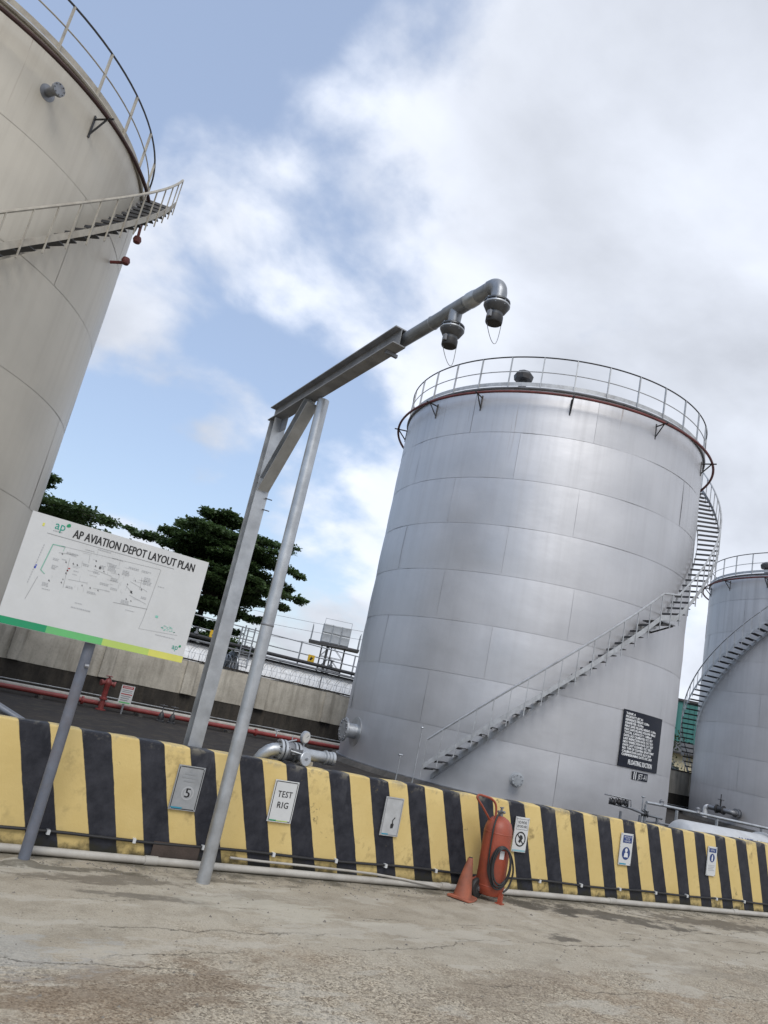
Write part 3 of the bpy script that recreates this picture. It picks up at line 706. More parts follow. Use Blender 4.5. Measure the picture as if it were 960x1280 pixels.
# ------------------------------------------------------------------ layout sign
def layout_sign():
    th = thing('layout_sign', (1.417, 7.04, 0), 'white site plan board with green and yellow foot stripe on a post', 'sign')
    X0, X1, Z0, Z1, Y = .622, 2.228, 1.815, 2.78, 6.955
    po = part('post', MB().cyl((1.417, 7.04, 0), (1.417, 7.04, 2.62), .047, None, 22), blue_post, th)
    part('post_footing', MB().lathe([(.15, 0), (.13, .008), (.09, .022), (.05, .028)], (1.405, 7.03, .001), 'Z', 14), apron, po)
    part('post_clip', MB().cyl((1.417, 6.988, 1.62), (1.45, 6.985, 1.62), .018, None, 8), galv_d, po)
    bd = part('board', MB().box(((X0+X1)/2, Y, (Z0+Z1)/2), (X1-X0, .018, Z1-Z0)), sign_w, th)
    fr = MB()
    for z in (2.0, 2.55): fr.box(((X0+X1)/2, Y+.026, z), (X1-X0-.06, .032, .04))
    part('back_rail', fr, galv_d, bd)
    F = Y-.0115; ex, ez = Vector((1, 0, 0)), Vector((0, 0, 1)); W_ = X1-X0
    def P(s, t): return Vector((X0+s, F, Z0+t))
    def rect(mb, s0, t0, s1, t1): mb.add([P(s0, t0), P(s1, t0), P(s1, t1), P(s0, t1)], [(0, 1, 2, 3)], False)
    def line(mb, a, b, w_=.003):
        a, b = Vector(a), Vector(b); d = (b-a).normalized()*w_/2; nrm = Vector((-d.y, d.x)); q = [a-nrm, b-nrm, b+nrm, a+nrm]
        mb.add([P(*k) for k in q], [(0, 1, 2, 3)], False)
    fr_ = [0, .245, .54, .80, 1]
    for k, m in enumerate((g1, g2, g3, g4)):
        mb = MB(); rect(mb, W_*fr_[k]+.0, .003, W_*fr_[k+1], .062); print_part('foot_stripe', mb, m, bd)
    t = MB(); text_on(t, 'AP AVIATION DEPOT LAYOUT PLAN', P(.365, .838), ex, ez, .072, 1.115)
    # second pass, a hair wider: bold title
    text_on(t, 'AP AVIATION DEPOT LAYOUT PLAN', P(.370, .8385)+Vector((0, .0004, 0)), ex, ez, .0725, 1.115)
    text_on(t, 'AP AVIATION DEPOT LAYOUT PLAN', P(.3675, .837)+Vector((0, .0002, 0)), ex, ez, .0735, 1.115)
    print_part('title_lettering', t, ink, bd)
    lg = MB(); text_on(lg, 'ap', P(.205, .868), ex, ez, .074, .085); print_part('logo_lettering', lg, teal, bd)
    def leafmark(s, t_, k):
        mb = MB(); pts = [(0, 0), (.5, -.1), (1, .25), (.9, .8), (.45, .9), (.02, .55)]
        mb.add([P(s+x*k, t_+y*k) for x, y in pts], [tuple(range(6))], False); print_part('logo_leaf', mb, g1, bd)
    leafmark(.293, .912, .034)
    lg = MB(); text_on(lg, 'ap', P(1.48, .108), ex, ez, .048, .056); print_part('logo_lettering', lg, teal, bd); leafmark(1.538, .136, .023)
    sm = MB(); text_on(sm, 'AVIATION', P(.20, .845), ex, ez, .010, .075); print_part('logo_caption', sm, ink_g, bd)
    # the plan itself: thin lines, symbols, rows of small print
    ln = MB(); line(ln, (.16, .815), (1.30, .815), .0035); line(ln, (.30, .74), (1.18, .775), .002); line(ln, (1.185, .775), (1.155, .315), .003)
    line(ln, (1.165, .40), (.86, .385), .0035); line(ln, (1.155, .315), (1.14, .215), .0025); line(ln, (.20, .44), (.16, .235), .003); line(ln, (1.14, .215), (1.50, .235), .0018)
    for a, b in (((.62, .62), (.78, .60)), ((.95, .60), (1.12, .55)), ((.98, .48), (1.14, .44)), ((.93, .55), (1.0, .50)), ((.40, .66), (.42, .40)), ((.44, .48), (.60, .49)), ((.66, .46), (.80, .47)), ((.55, .73), (.56, .66)), ((.30, .68), (.46, .70)), ((1.04, .66), (1.05, .55))): line(ln, a, b, .0022)
    print_part('plan_lines', ln, flat('ink_mid_grey', (.30, .305, .31)), bd)
    gl = MB(); line(gl, (.235, .735), (.335, .74), .007); line(gl, (.235, .735), (.205, .50), .008); line(gl, (.205, .50), (.245, .475), .007); line(gl, (.335, .74), (.33, .70), .003)
    print_part('plan_boundary', gl, flat('print_pale_green', (.22, .46, .36)), bd)
    ic = MB(); rr = random.Random(5)
    for s, t_ in ((.325, .672), (.375, .612), (.435, .615), (.47, .613), (.405, .545), (.402, .52), (.395, .465), (.39, .435), (.29, .425), (.61, .69), (.618, .645), (.66, .635), (.70, .62), (.56, .455), (.63, .452), (.70, .447), (.83, .63), (.985, .615), (.93, .565), (.985, .500), (.955, .435), (1.0, .43), (1.06, .55)):
        k = rr.uniform(.005, .007); rect(ic, s, t_, s+k, t_+k*1.9); rect(ic, s+k*1.0, t_-.002, s+k*1.9, t_+k*.6)
    rect(ic, .655, .638, .672, .658); rect(ic, .975, .503, .992, .522)
    print_part('plan_symbols', ic, flat('ink_dark_grey', (.10, .10, .105)), bd)['kind'] = 'stuff'
    rd = MB(); rect(rd, .412, .567, .428, .576); rect(rd, .408, .545, .418, .556); print_part('plan_mark', rd, redink, bd)
    bl = MB(); rect(bl, .150, .500, .163, .520); rect(bl, .155, .524, .166, .534); print_part('plan_mark', bl, flat('print_bright_blue', (.02, .06, .5)), bd)
    yl = MB(); rect(yl, .105, .862, .122, .890); print_part('plan_mark', yl, g4, bd)
    tx = MB()
    def rows(s, t_, nrow, wd, hh=.006, gap=.0115):
        for k in range(nrow):
            x = s
            while x < s+wd*rr.uniform(.75, 1):
                q = rr.uniform(.006, .02); rect(tx, x, t_-k*gap, x+q, t_-k*gap+hh); x += q+.004
    for a in ((.36, .700, 2, .10), (.50, .765, 1, .09), (.73, .70, 6, .07), (.86, .675, 4, .06), (1.06, .665, 6, .07), (.66, .665, 3, .04), (.25, .40, 3, .05), (.53, .255, 1, .15, .010), (.55, .30, 1, .05), (.92, .42, 3, .08), (1.20, .62, 1, .06), (1.30, .195, 1, .20), (.26, .35, 1, .07), (.60, .795, 1, .13, .009), (.46, .56, 1, .05), (.46, .53, 1, .04), (.34, .63, 1, .05), (.62, .60, 2, .06), (.78, .585, 3, .06), (.90, .72, 2, .10), (1.02, .72, 2, .08), (.44, .42, 2, .06), (.62, .42, 2, .08), (.80, .50, 2, .07), (.27, .62, 2, .05), (.28, .56, 3, .04), (.52, .64, 2, .05), (.74, .755, 1, .12), (.98, .345, 1, .10), (1.08, .49, 2, .05), (.70, .52, 2, .08)): rows(*a)
    for k in range(44):
        s0, t0 = rr.uniform(.28, 1.10), rr.uniform(.40, .74); ln2 = rr.uniform(.02, .09)
        if k % 2: line(tx, (s0, t0), (min(1.15, s0+ln2), t0+ln2*.03), .0018)
        else: line(tx, (s0, t0), (s0-.004, t0+ln2*.7), .0018)
    for k in range(16): rect(tx, .165-k*.002, .70-k*.022, .172-k*.002, .714-k*.022)
    print_part('plan_small_print', tx, ink_soft, bd)['kind'] = 'stuff'
    gt = MB(); rr2 = random.Random(9)
    for k in range(26): s = 1.33+rr2.uniform(0, .14); q = .25+rr2.uniform(0, .045); rect(gt, s, q, s+.014, q+.004)
    rect(gt, 1.255, .345, 1.28, .365); print_part('plan_key', gt, flat('print_mint', (.22, .55, .44)), bd)
layout_sign()

# ------------------------------------------------------------------ notices on the striped wall
def notice(name, x0, x1, label, panelmat, border=None, tilt=0):
    z0, z1 = .492, .900; xc = (x0+x1)/2; Y = WY-.030
    th = thing(name, (xc, WY-.012, z0), label, 'sign', 'notices fixed to the striped wall')
    pn = part('panel', MB().box((xc, Y+.008, (z0+z1)/2), (x1-x0, .012, z1-z0)), panelmat, th)
    for sx in (-1, 1):
        for sz in (-1, 1):
            part('fixing', MB().cyl((xc+sx*(x1-x0)*.44, Y+.002, (z0+z1)/2+sz*.19), (xc+sx*(x1-x0)*.44, Y-.004, (z0+z1)/2+sz*.19), .006, None, 8), galv, pn)
            part('spacer', MB().cyl((xc+sx*(x1-x0)*.40, Y+.014, (z0+z1)/2+sz*.17), (xc+sx*(x1-x0)*.40, WY+.012, (z0+z1)/2+sz*.17), .008, None, 8), galv_d, pn)
    F = Y-.0005; w_ = x1-x0; h_ = z1-z0
    def P(s, t, k=0): return Vector((x0+s*w_, F-k*.0004, z0+t*h_))
    def rect(mb, s0, t0, s1, t1, k=0): return mb.add([P(s0, t0, k), P(s1, t0, k), P(s1, t1, k), P(s0, t1, k)], [(0, 1, 2, 3)], False)
    def disc(mb, s, t, rad, k=0, inner=0, n_=28):
        c_ = P(s, t, k)
        if inner:
            vs = [c_+Vector((math.cos(2*PI*i/n_)*q, 0, math.sin(2*PI*i/n_)*q)) for i in range(n_) for q in (inner, rad)]
            mb.add(vs, [(2*i, 2*i+1, 2*((i+1) % n_)+1, 2*((i+1) % n_)) for i in range(n_)], False)
        else: mb.add([c_+Vector((math.cos(2*PI*i/n_)*rad, 0, math.sin(2*PI*i/n_)*rad)) for i in range(n_)], [tuple(range(n_))], False)
        return mb
    if border:
        mb = MB(); a, b = .035, .023; q = .007/w_; v = .007/h_
        rect(mb, a, b, 1-a, b+v); rect(mb, a, 1-b-v, 1-a, 1-b); rect(mb, a, b+v, a+q, 1-b-v); rect(mb, 1-a-q, b+v, 1-a, 1-b-v)
        print_part('border', mb, border, pn)
    return th, pn, P, rect, disc
EX, EZ = Vector((1, 0, 0)), Vector((0, 0, 1))
# number 5
th, pn, P, rect, disc = notice('notice', 2.606, 2.876, 'faded grey notice with a black 5, leftmost on the striped wall', sign_g, ink)
print_part('faded_disc', disc(MB(), .55, .39, .064, 0), flat('faded_white_print', (.40, .41, .42)), pn)
print_part('faded_ring', disc(MB(), .55, .39, .050, 1, .036), sign_g, pn)
nm = MB()
for e in (0, .003, .006): text_on(nm, '5', P(.54, .295, 2+e*200)+Vector((e, 0, 0)), EX, EZ, .084, .046, 'CENTER')
print_part('numeral', nm, ink, pn)
mb = MB(); rect(mb, .2, .72, .8, .76, 1); rect(mb, .28, .80, .74, .84, 1); rect(mb, .3, .64, .7, .67, 1); print_part('faded_caption', mb, flat('faded_caption_print', (.27, .28, .29)), pn)
print_part('foot_band', rect(MB(), .06, .035, .48, .068, 1), cyan, pn)
# TEST RIG
th, pn, P, rect, disc = notice('notice', 3.648, 3.921, 'white notice reading TEST RIG on the striped wall', sign_w, ink)
t = MB()
for s, z in (('TEST', .60), ('RIG', .34)):
    for e in (0, .0012, .0024): text_on(t, s, P(.5, z, 1+e*100)+Vector((e, 0, 0)), EX, EZ, .060, .165 if s == 'TEST' else .125, 'CENTER', 1.1)
print_part('lettering', t, ink, pn)
mb = MB(); rect(mb, .05, .028, .36, .055, 1); print_part('foot_band', mb, g1, pn); mb = MB(); rect(mb, .36, .028, .84, .048, 1); print_part('foot_band', mb, g3, pn)
# weathered blank with leftover mark
th, pn, P, rect, disc = notice('notice', 5.036, 5.277, 'weathered pale notice, its print worn to a black scrap', paint('sign_worn', (.44, .45, .455), .5, 0, .15, (.30, .30, .30), .4, 10, .03), ink_g)
mb = MB(); mb.add([P(.50, .20, 1), P(.64, .21, 1), P(.66, .31, 1), P(.60, .34, 1), P(.60, .42, 1), P(.69, .47, 1), P(.66, .50, 1), P(.54, .41, 1), P(.55, .33, 1), P(.48, .30, 1)], [tuple(range(10))], False); print_part('worn_print', mb, ink, pn)
print_part('foot_band', rect(MB(), .05, .03, .44, .062, 1), cyan, pn)
# prohibition
th, pn, P, rect, disc = notice('notice', 7.005, 7.232, 'white prohibition notice behind the red extinguisher', sign_w)
mb = MB(); a, b, c_, d = .07, .64, .93, .95; v = .006
rect(mb, a, b, c_, b+v*2); rect(mb, a, d-v*2, c_, d); rect(mb, a, b, a+.02, d); rect(mb, c_-.02, b, c_, d); print_part('caption_box', mb, ink_g, pn)
t = MB(); text_on(t, 'NO PHONE', P(.5, .81, 1), EX, EZ, .034, .145, 'CENTER'); text_on(t, 'BEYOND HERE', P(.5, .70, 1), EX, EZ, .030, .16, 'CENTER'); print_part('caption', t, ink, pn)
mb = MB(); disc(mb, .5, .37, .088, 1, .072, 32); c0 = P(.5, .37, 2); dg_ = Vector((1, 0, -1)).normalized(); nn_ = Vector((1, 0, 1)).normalized()
mb.add([c0-dg_*.078-nn_*.007, c0+dg_*.078-nn_*.007, c0+dg_*.078+nn_*.007, c0-dg_*.078+nn_*.007], [(0, 1, 2, 3)], False); print_part('prohibition_ring', mb, ink, pn)
mb = MB(); mb.add([P(.36, .30, 1), P(.50, .26, 1), P(.68, .40, 1), P(.62, .47, 1), P(.48, .50, 1), P(.42, .44, 1), P(.44, .36, 1)], [tuple(range(7))], False); print_part('prohibited_symbol', mb, ink, pn)
print_part('foot_band', rect(MB(), .03, .02, .97, .065, 1), flat('print_pale_cyan', (.25, .45, .50)), pn)
# two blue mandatory notices
def mandatory(x0, x1, label, big):
    th, pn, P, rect, disc = notice('notice', x0, x1, label, sign_w)
    if big:
        print_part('header', rect(MB(), .16, .70, .90, .94, 0), blue, pn)
        t = MB(); [text_on(t, s, P(.53, z, 1), EX, EZ, .020, w__, 'CENTER') for s, z, w__ in (('SAFETY HELMETS', .865, .15), ('MUST BE', .80, .08), ('WORN HERE', .73, .12))]
        print_part('header_lettering', t, t_white, pn)
        print_part('roundel', disc(MB(), .52, .37, .082, 0), blue, pn)
        mb = MB(); disc(mb, .52, .47, .026, 1); mb.add([P(.36, .25, 1), P(.70, .25, 1), P(.66, .37, 1), P(.58, .40, 1), P(.46, .40, 1), P(.39, .37, 1)], [tuple(range(6))], False); print_part('symbol', mb, t_white, pn)
        print_part('foot_band', rect(MB(), .03, .02, .60, .06, 0), cyan, pn)
    else:
        print_part('header', rect(MB(), .10, .80, .90, .94, 0), blue, pn)
        print_part('header_lettering', text_on(MB(), 'NOTICE', P(.5, .84, 1), EX, EZ, .026, .10, 'CENTER'), t_white, pn)
        print_part('roundel', disc(MB(), .5, .61, .060, 0), blue, pn)
        mb = MB(); mb.add([P(.44, .50, 1), P(.56, .50, 1), P(.58, .62, 1), P(.54, .72, 1), P(.48, .70, 1), P(.42, .60, 1)], [tuple(range(6))], False); print_part('symbol', mb, t_white, pn)
        mb = MB()
        for k in range(4): rect(mb, .15+.05*(k % 2), .34-.055*k, .85-.07*(k % 3), .365-.055*k, 0)
        print_part('small_print', mb, ink_soft, pn)
mandatory(8.965, 9.208, 'white notice with large blue roundel right of the extinguisher', True)
mandatory(10.905, 11.12, 'white notice with small blue roundel, rightmost on the striped wall', False)

# ------------------------------------------------------------------ cable and drain pipe at the wall foot
th = thing('wall_cable', (6, WY-.02, .17), 'black cable clipped low along the striped wall', 'cable')
part('cable', MB().tube([(-8+i*.35, WY-.022-.004*mnoise.noise(Vector((i*.5, 0, 0))), .185-.006*math.sin(i*1.1)-.010*mnoise.noise(Vector((i*.3, 2, 0)))) for i in range(110)], .014, 8), rubber, th)
cl = MB().box((0, 0, 0), (.028, .05, .038)).mesh('clip')
for x in (-.2, .75, 1.608, 2.372, 3.05, 3.809, 4.553, 5.194, 5.899, 6.778, 7.55, 8.3, 9.05, 9.8, 10.5, 11.2, 11.9, 12.7, 13.5): piece('clip', cl, sign_w, th, (x, WY-.022, .185), rnd.uniform(-.1, .1))
th = thing('drain_pipe', (6, WY-.09, 0), 'long pale plastic pipe lying on the ground along the striped wall', 'pipe')
part('pipe', MB().tube([(-8+i*.4, WY-.085+.012*mnoise.noise(Vector((i*.22, 0, 3))), .040+.004*mnoise.noise(Vector((i*.4, 5, 0)))) for i in range(105)], .035, 14), pvc, th)
cm = MB().tube([(-.06, 0, 0), (.06, 0, 0)], .041, 14).mesh('coupling')
for x in (2.555, 6.02, 8.85, 11.6, -.9): piece('coupling', cm, pvc, th, (x, WY-.085, .042))
th = thing('thin_conduit', (4.2, WY-.06, .1), 'thin pale conduit sagging onto the drain pipe below the notices', 'conduit')
part('conduit', MB().tube([(3.35, WY-.03, .118), (3.7, WY-.034, .112), (4.2, WY-.045, .112), (4.7, WY-.085, .112), (5.0, WY-.10, .108), (5.4, WY-.115, .085), (5.9, WY-.14, .04)], .012, 8), pvc, th)

# ------------------------------------------------------------------ wheeled extinguisher
def extinguisher():
    x, y = 6.47, 7.04
    Fv, Rv = Vector((-.69, -.725, 0)), Vector((.725, -.69, 0)); O_ = Vector((x, y, 0))
    def Q(r_, f_, z_): return O_+Rv*r_+Fv*f_+Vector((0, 0, z_))
    th = thing('wheeled_extinguisher', (x, y, 0), 'red wheeled fire extinguisher with coiled black hose by the striped wall', 'fire extinguisher')
    b = part('cylinder', MB().lathe([(.06, .045), (.13, .062), (.152, .10), (.165, .15), (.166, .72), (.160, .78), (.138, .845), (.096, .885), (.055, .905), (.045, .91)], (x, y, 0), 'Z', 36), ext_red, th)
    part('weld_seam', MB().lathe([(.1655, .719), (.1685, .725), (.1685, .730), (.1655, .736)], (x, y, 0), 'Z', 36), ext_red, b)
    part('weld_seam', MB().lathe([(.1655, .150), (.1685, .156), (.1685, .161), (.1665, .167)], (x, y, 0), 'Z', 36), ext_red, b)
    v = MB().cyl((x, y, .905), (x, y, .97), .026, None, 12); v.cyl((x-.05, y, .955), (x+.055, y, .955), .016, None, 8); v.cyl((x, y, .965), (x, y, 1.0), .014, None, 8); v.box((x, y, 1.005), (.075, .02, .012), .4)
    part('valve', v, galv_d, th)
    h = MB(); pts = []
    key = [(x-.12, y+.04, .845), (x-.28, y+.02, .98), (x-.385, y, 1.055), (x-.40, y, 1.085), (x-.37, y, 1.105), (x-.28, y-.01, 1.10), (x-.20, y-.02, 1.085), (x-.13, y-.02, 1.04), (x-.10, y-.02, .96), (x-.10, y-.02, .86)]
    def cr(P_, n_=6):
        P_ = [Vector(p) for p in P_]; out = []
        for i in range(len(P_)-1):
            a, b_, c_, d = P_[max(i-1, 0)], P_[i], P_[i+1], P_[min(i+2, len(P_)-1)]
            for k in range(n_):
                t = k/n_; out.append(.5*((2*b_)+(c_-a)*t+(2*a-5*b_+4*c_-d)*t*t+(3*b_-a-3*c_+d)*t**3))
        return out+[P_[-1]]
    part('handle', h.tube(cr(key), .013, 10), ext_red, th)
    # hose: down from the valve, then coiled on the right shoulder
    hs = [Q(.02, .0, .955), Q(-.02, .09, .945), Q(-.045, .146, .86), Q(-.055, .180, .74), Q(-.055, .184, .5), Q(-.04, .186, .32), Q(.02, .19, .21), Q(.09, .184, .19), Q(.14, .155, .24)]
    part('hose', MB().tube(cr(hs), .0105, 10), rubber, th)
    for k in range(3):
        pts = []
        for i in range(44):
            a = 2*PI*i/44; rx = .115-.012*k; r_ = .085+rx*math.cos(a)+.008*k
            pts.append(Q(r_, math.sqrt(max(.0, .183**2-min(r_, .16)**2))+.016+.014*k, .385+(.225-.018*k)*math.sin(a)+.010*k))
        part('hose_coil', MB().tube(pts, .0105, 8, True), rubber, th)
    part('discharge_horn', MB().tube(cr([Q(.03, .21, .58), Q(-.0, .225, .46), Q(.01, .23, .30), Q(.05, .225, .20)]), .010, 10), rubber, th)
    part('drop_hose', MB().tube(cr([Q(.12, .17, .60), Q(.19, .11, .52), Q(.235, .07, .36), Q(.21, .09, .20), Q(.16, .13, .14)]), .011, 10), rubber, th)
    lb = MB(); vs = []; N = 6
    for i in range(N+1):
        a = R(-112+20*i/N)
        for z in (.47, .56): vs.append((x+.1675*math.cos(a), y+.1675*math.sin(a), z))
    part('label_patch', lb.add(vs, [(2*i, 2*i+2, 2*i+3, 2*i+1) for i in range(N)]), sign_w, b)
    part('front_foot', MB().box((x+.05, y-.15, .055), (.045, .045, .11), .4).box((x+.05, y-.15, .006), (.08, .08, .012), .4), ext_red, th)
    fr = MB(); fr.tube([(x-.08, y+.14, .2), (x-.16, y+.20, .13)], .016, 8).tube([(x-.10, y+.06, .18), (x-.16, y+.10, .13)], .016, 8).tube([(x-.165, y+.04, .108), (x-.165, y+.28, .108)], .014, 8)
    part('axle_frame', fr, ext_red, th)
    for yy in (y+.03, y+.25):
        d = Vector((.25, -1, 0)).normalized(); c_ = Vector((x-.165, yy, .108))
        wl = part('wheel', MB().lathe([(.072, -.030), (.097, -.028), (.107, -.015), (.107, .015), (.097, .028), (.072, .030)], c_, tuple(d), 28), rubber, th)
        part('wheel_rim', MB().lathe([(.03, -.034), (.069, -.026), (.073, -.02), (.073, .02), (.069, .026), (.03, .034)], c_, tuple(d), 24), dark_metal, wl)
        part('hub', MB().cyl(c_-d*.04, c_+d*.042, .024, None, 10), galv_d, wl)
extinguisher()
def cone():
    x, y = 6.05, 6.99
    th = thing('traffic_cone', (x, y, 0), 'faded orange traffic cone left of the red extinguisher', 'traffic cone')
    mb = MB(); rr = random.Random(2); N = 4
    base = MB(); n_ = 32; vs = []
    for z, k in ((.004, 1.0), (.022, 1.0), (.030, .94)):
        for i in range(n_):
            a = 2*PI*i/n_+.5; q = .142*k/max(abs(math.cos(a-.5)), abs(math.sin(a-.5)))**.75; vs.append((x+q*math.cos(a), y+q*math.sin(a), z+(.012*math.sin(a*2+1) if z > .01 else .004*(1+math.sin(a*2+1)))))
    fs = [(j*n_+i, j*n_+(i+1) % n_, (j+1)*n_+(i+1) % n_, (j+1)*n_+i) for j in range(2) for i in range(n_)]+[tuple(range(2*n_, 3*n_)), tuple(reversed(range(n_)))]
    part('base', base.add(vs, fs), cone_or, th)
    prof = [(.110, .022), (.102, .05), (.091, .10), (.074, .19), (.057, .28), (.041, .36), (.032, .405), (.029, .425), (.023, .432)]; vs = []; seg = 26
    for rr_, z in prof:
        for i in range(seg): a = 2*PI*i/seg; q = rr_*(1+.03*math.sin(a*2+z*9)); vs.append((x+.03*(z/.43)**1.5+q*math.cos(a), y+q*math.sin(a), z))
    fs = [(j*seg+i, j*seg+(i+1) % seg, (j+1)*seg+(i+1) % seg, (j+1)*seg+i) for j in range(len(prof)-1) for i in range(seg)]+[tuple(range((len(prof)-1)*seg, len(prof)*seg))]
    part('body', MB().add(vs, fs), cone_or, th, 60)
    part('tip', MB().lathe([(.024, 0), (.024, .004), (.018, .006)], (x+.03, y, .4325), 'Z', 14), rubber, th)
cone()

# ------------------------------------------------------------------ test rig outlet resting over the wall
def test_rig():
    y, z = 7.63, 1.165
    th = thing('test_rig_outlet', (4.0, y, FZ), 'grey flanged valve and pipe outlet lying over the striped wall top', 'pipe valve')
    X = Vector((1, 0, 0)); drop = Vector((0, 0, -.03))
    el = [Vector((3.57, y+.10, FZ)), Vector((3.57, y+.10, .90))]+[Vector((3.57+.15*(1-math.cos(t)), y+.10-.10*math.sin(t)*.9, .99+.175*math.sin(t))) for t in (.2, .6, 1.0, 1.3, 1.57)]
    part('riser_elbow', MB().tube(el+[Vector((3.76, y, z))], .066, 16), galv, th)
    def fl(x, rad, w_, name='flange', bolts=8):
        f = part(name, MB().lathe([(rad, 0), (rad, w_)], (x, y, z), 'X', 28), galv, th)
        for k in range(bolts):
            t = 2*PI*k/bolts+.3; part('bolt', MB().cyl((x-.018, y+math.cos(t)*rad*.8, z+math.sin(t)*rad*.8), (x+w_+.018, y+math.cos(t)*rad*.8, z+math.sin(t)*rad*.8), .010, None, 6), dark_metal, f)
    fl(3.73, .112, .028); fl(3.775, .112, .028); fl(3.90, .105, .026); fl(3.945, .105, .026)
    part('valve_body', MB().lathe([(.09, 0), (.10, .02), (.095, .05), (.10, .08), (.09, .10)], (3.802, y, z), 'X', 24), galv_d, th)
    part('outlet_pipe', MB().lathe([(.085, 0), (.082, .05), (.062, .12), (.060, .33), (.078, .335), (.078, .355), (.062, .36), (.062, .385)], (3.971, y, z), 'X', 24), galv, th)
    part('end_cap', MB().lathe([(.060, 0), (.070, .004), (.070, .035), (.064, .042), (.074, .046), (.074, .078), (.066, .084)], (4.345, y, z), 'X', 24), galv, th)
    gb = MB().cyl((3.95, y-.06, z-.02), (3.95, y-.20, z-.035), .042, None, 14)
    gb.box((3.90, y-.11, z+.015), (.12, .06, .06)); part('gearbox', gb, galv_d, th)
    ax = Vector((.28, -1, .12)).normalized(); wc = Vector((3.965, y-.22, z-.03))
    hw = part('hand_wheel', MB().lathe([(.07, -.012), (.076, -.006), (.076, .006), (.07, .012), (.02, .013)], wc, tuple(ax), 26), galv, th)
    part('hub', MB().cyl(wc, wc+ax*.03, .014, None, 10), galv_d, hw)
    part('lever', MB().cyl((3.82, y-.13, z+.02), (3.95, y-.17, z+.005), .010, None, 8), galv, th)
    gs = part('gauge_stem', MB().cyl((4.02, y, z+.05), (4.02, y, z+.13), .012, None, 8), galv_d, th)
    ga = Vector((.35, -1, -.05)).normalized(); gc = Vector((4.02, y, z+.175))
    gd = part('gauge_case', MB().lathe([(.060, -.02), (.066, -.015), (.066, .016), (.060, .020)], gc, tuple(ga), 26), galv, th)
    part('gauge_dial', MB().lathe([(.054, .0205), (.054, .0215)], gc, tuple(ga), 26), flat('dial_white', (.55, .55, .53), .3), gd)
    q = ga.to_track_quat('Z', 'Y'); part('gauge_needle', MB().tube([gc+ga*.0225, gc+ga*.0225+q @ Vector((.03, .026, 0))], .0022, 4), ink, gd)
    st = MB().cyl((3.88, y+.02, z+.09), (3.88, y+.02, z+.17), .006, None, 6).cyl((3.80, y-.01, z+.09), (3.93, y+.01, z+.13), .008, None, 6).cyl((3.68, y+.02, z+.13), (3.68, y+.02, z+.19), .008, None, 6).cyl((3.65, y+.02, z+.19), (3.71, y+.02, z+.19), .006, None, 6)
    part('bleed_valve', st, galv, th)
    sp_ = MB().box((4.1, y, z-.085), (.05, .22, .05)).box((3.80, y, z-.118), (.16, .2, .02)); part('saddle', sp_, conc_up, th)
test_rig()

# ------------------------------------------------------------------ fire main, hydrant and fittings in the bund
th = thing('fire_main', (10, 24.5, FZ), 'red fire main pipe running across the bund floor', 'pipe')
fm = part('pipe', MB().tube([(-12+i*2, 24.5+.03*math.sin(i), .27) for i in range(20)], .070, 12), red_pipe, th)
sm = MB().box((0, 0, 0), (.12, .34, .07)).mesh('pipe_support')
for i in range(12): piece('pipe_support', sm, conc_base, th, (-8+i*3, 24.5, FZ+.035))
fmf = MB().cyl((-.03, 0, 0), (.03, 0, 0), .12, None, 14).mesh('flange')
for x in (1.5, 5.2, 11.0, 16.2): piece('flange', fmf, red_pipe, th, (x, 24.5, .27))
th = thing('added_pale_pipe', (10, 24.85, FZ), 'added pale grey pipe standing for the bright top of the red fire main', 'pipe')  # second pipe, added to give the red main its bright sheen on top
part('pipe', MB().tube([(-12+i*2, 24.86+.02*math.sin(i*1.3), .325) for i in range(20)], .075, 12), pvc, th)
for i in range(12): piece('pipe_support', MB().box((0, 0, 0), (.12, .24, .13)).mesh('pipe_support') if i == 0 else bpy.data.meshes['pipe_support.001'], conc_base, th, (-8+i*3, 24.86, FZ+.065))
th = thing('wall_pipe', (10, 27.1, .2), 'thin grey service pipe along the stained foot of the back wall', 'pipe')
part('pipe', MB().tube([(-12+i*2.5, 27.05, .24+.01*math.sin(i)) for i in range(22)], .032, 8), rail_grey, th)
part('upper_pipe', MB().tube([(-12+i*2.5, 27.05, .36+.01*math.sin(i*2)) for i in range(22)], .018, 8), rail_grey, th)
def hydrant():
    x, y = 5.74, 24.30
    th = thing('fire_hydrant', (x, y, FZ), 'red pillar fire hydrant standing at the red pipe', 'hydrant')
    b = part('barrel', MB().lathe([(.16, 0), (.16, .03), (.085, .04), (.08, .30), (.12, .32), (.12, .37), (.085, .39), (.085, .72), (.12, .78), (.12, .86), (.075, .92), (.05, .97)], (x, y, FZ), 'Z', 18), red_pipe, th)
    for s in (-1, 1):
        o = part('outlet', MB().lathe([(.06, 0), (.06, .17), (.09, .175), (.09, .23), (.05, .235)], (x, y, FZ+.82), (s, -.25, -.12), 16), red_pipe, th)
    part('hand_wheel', MB().lathe([(.10, 0), (.115, .012), (.10, .024)], (x, y, FZ+1.0), 'Z', 18).cyl((x, y, FZ+.95), (x, y, FZ+1.02), .02, None, 8), red_pipe, th)
    for k in range(6):
        t = 2*PI*k/6; part('bolt', MB().cyl((x+.10*math.cos(t), y+.10*math.sin(t), FZ+.30), (x+.10*math.cos(t), y+.10*math.sin(t), FZ+.39), .014, None, 6), dark_metal, b)
hydrant()
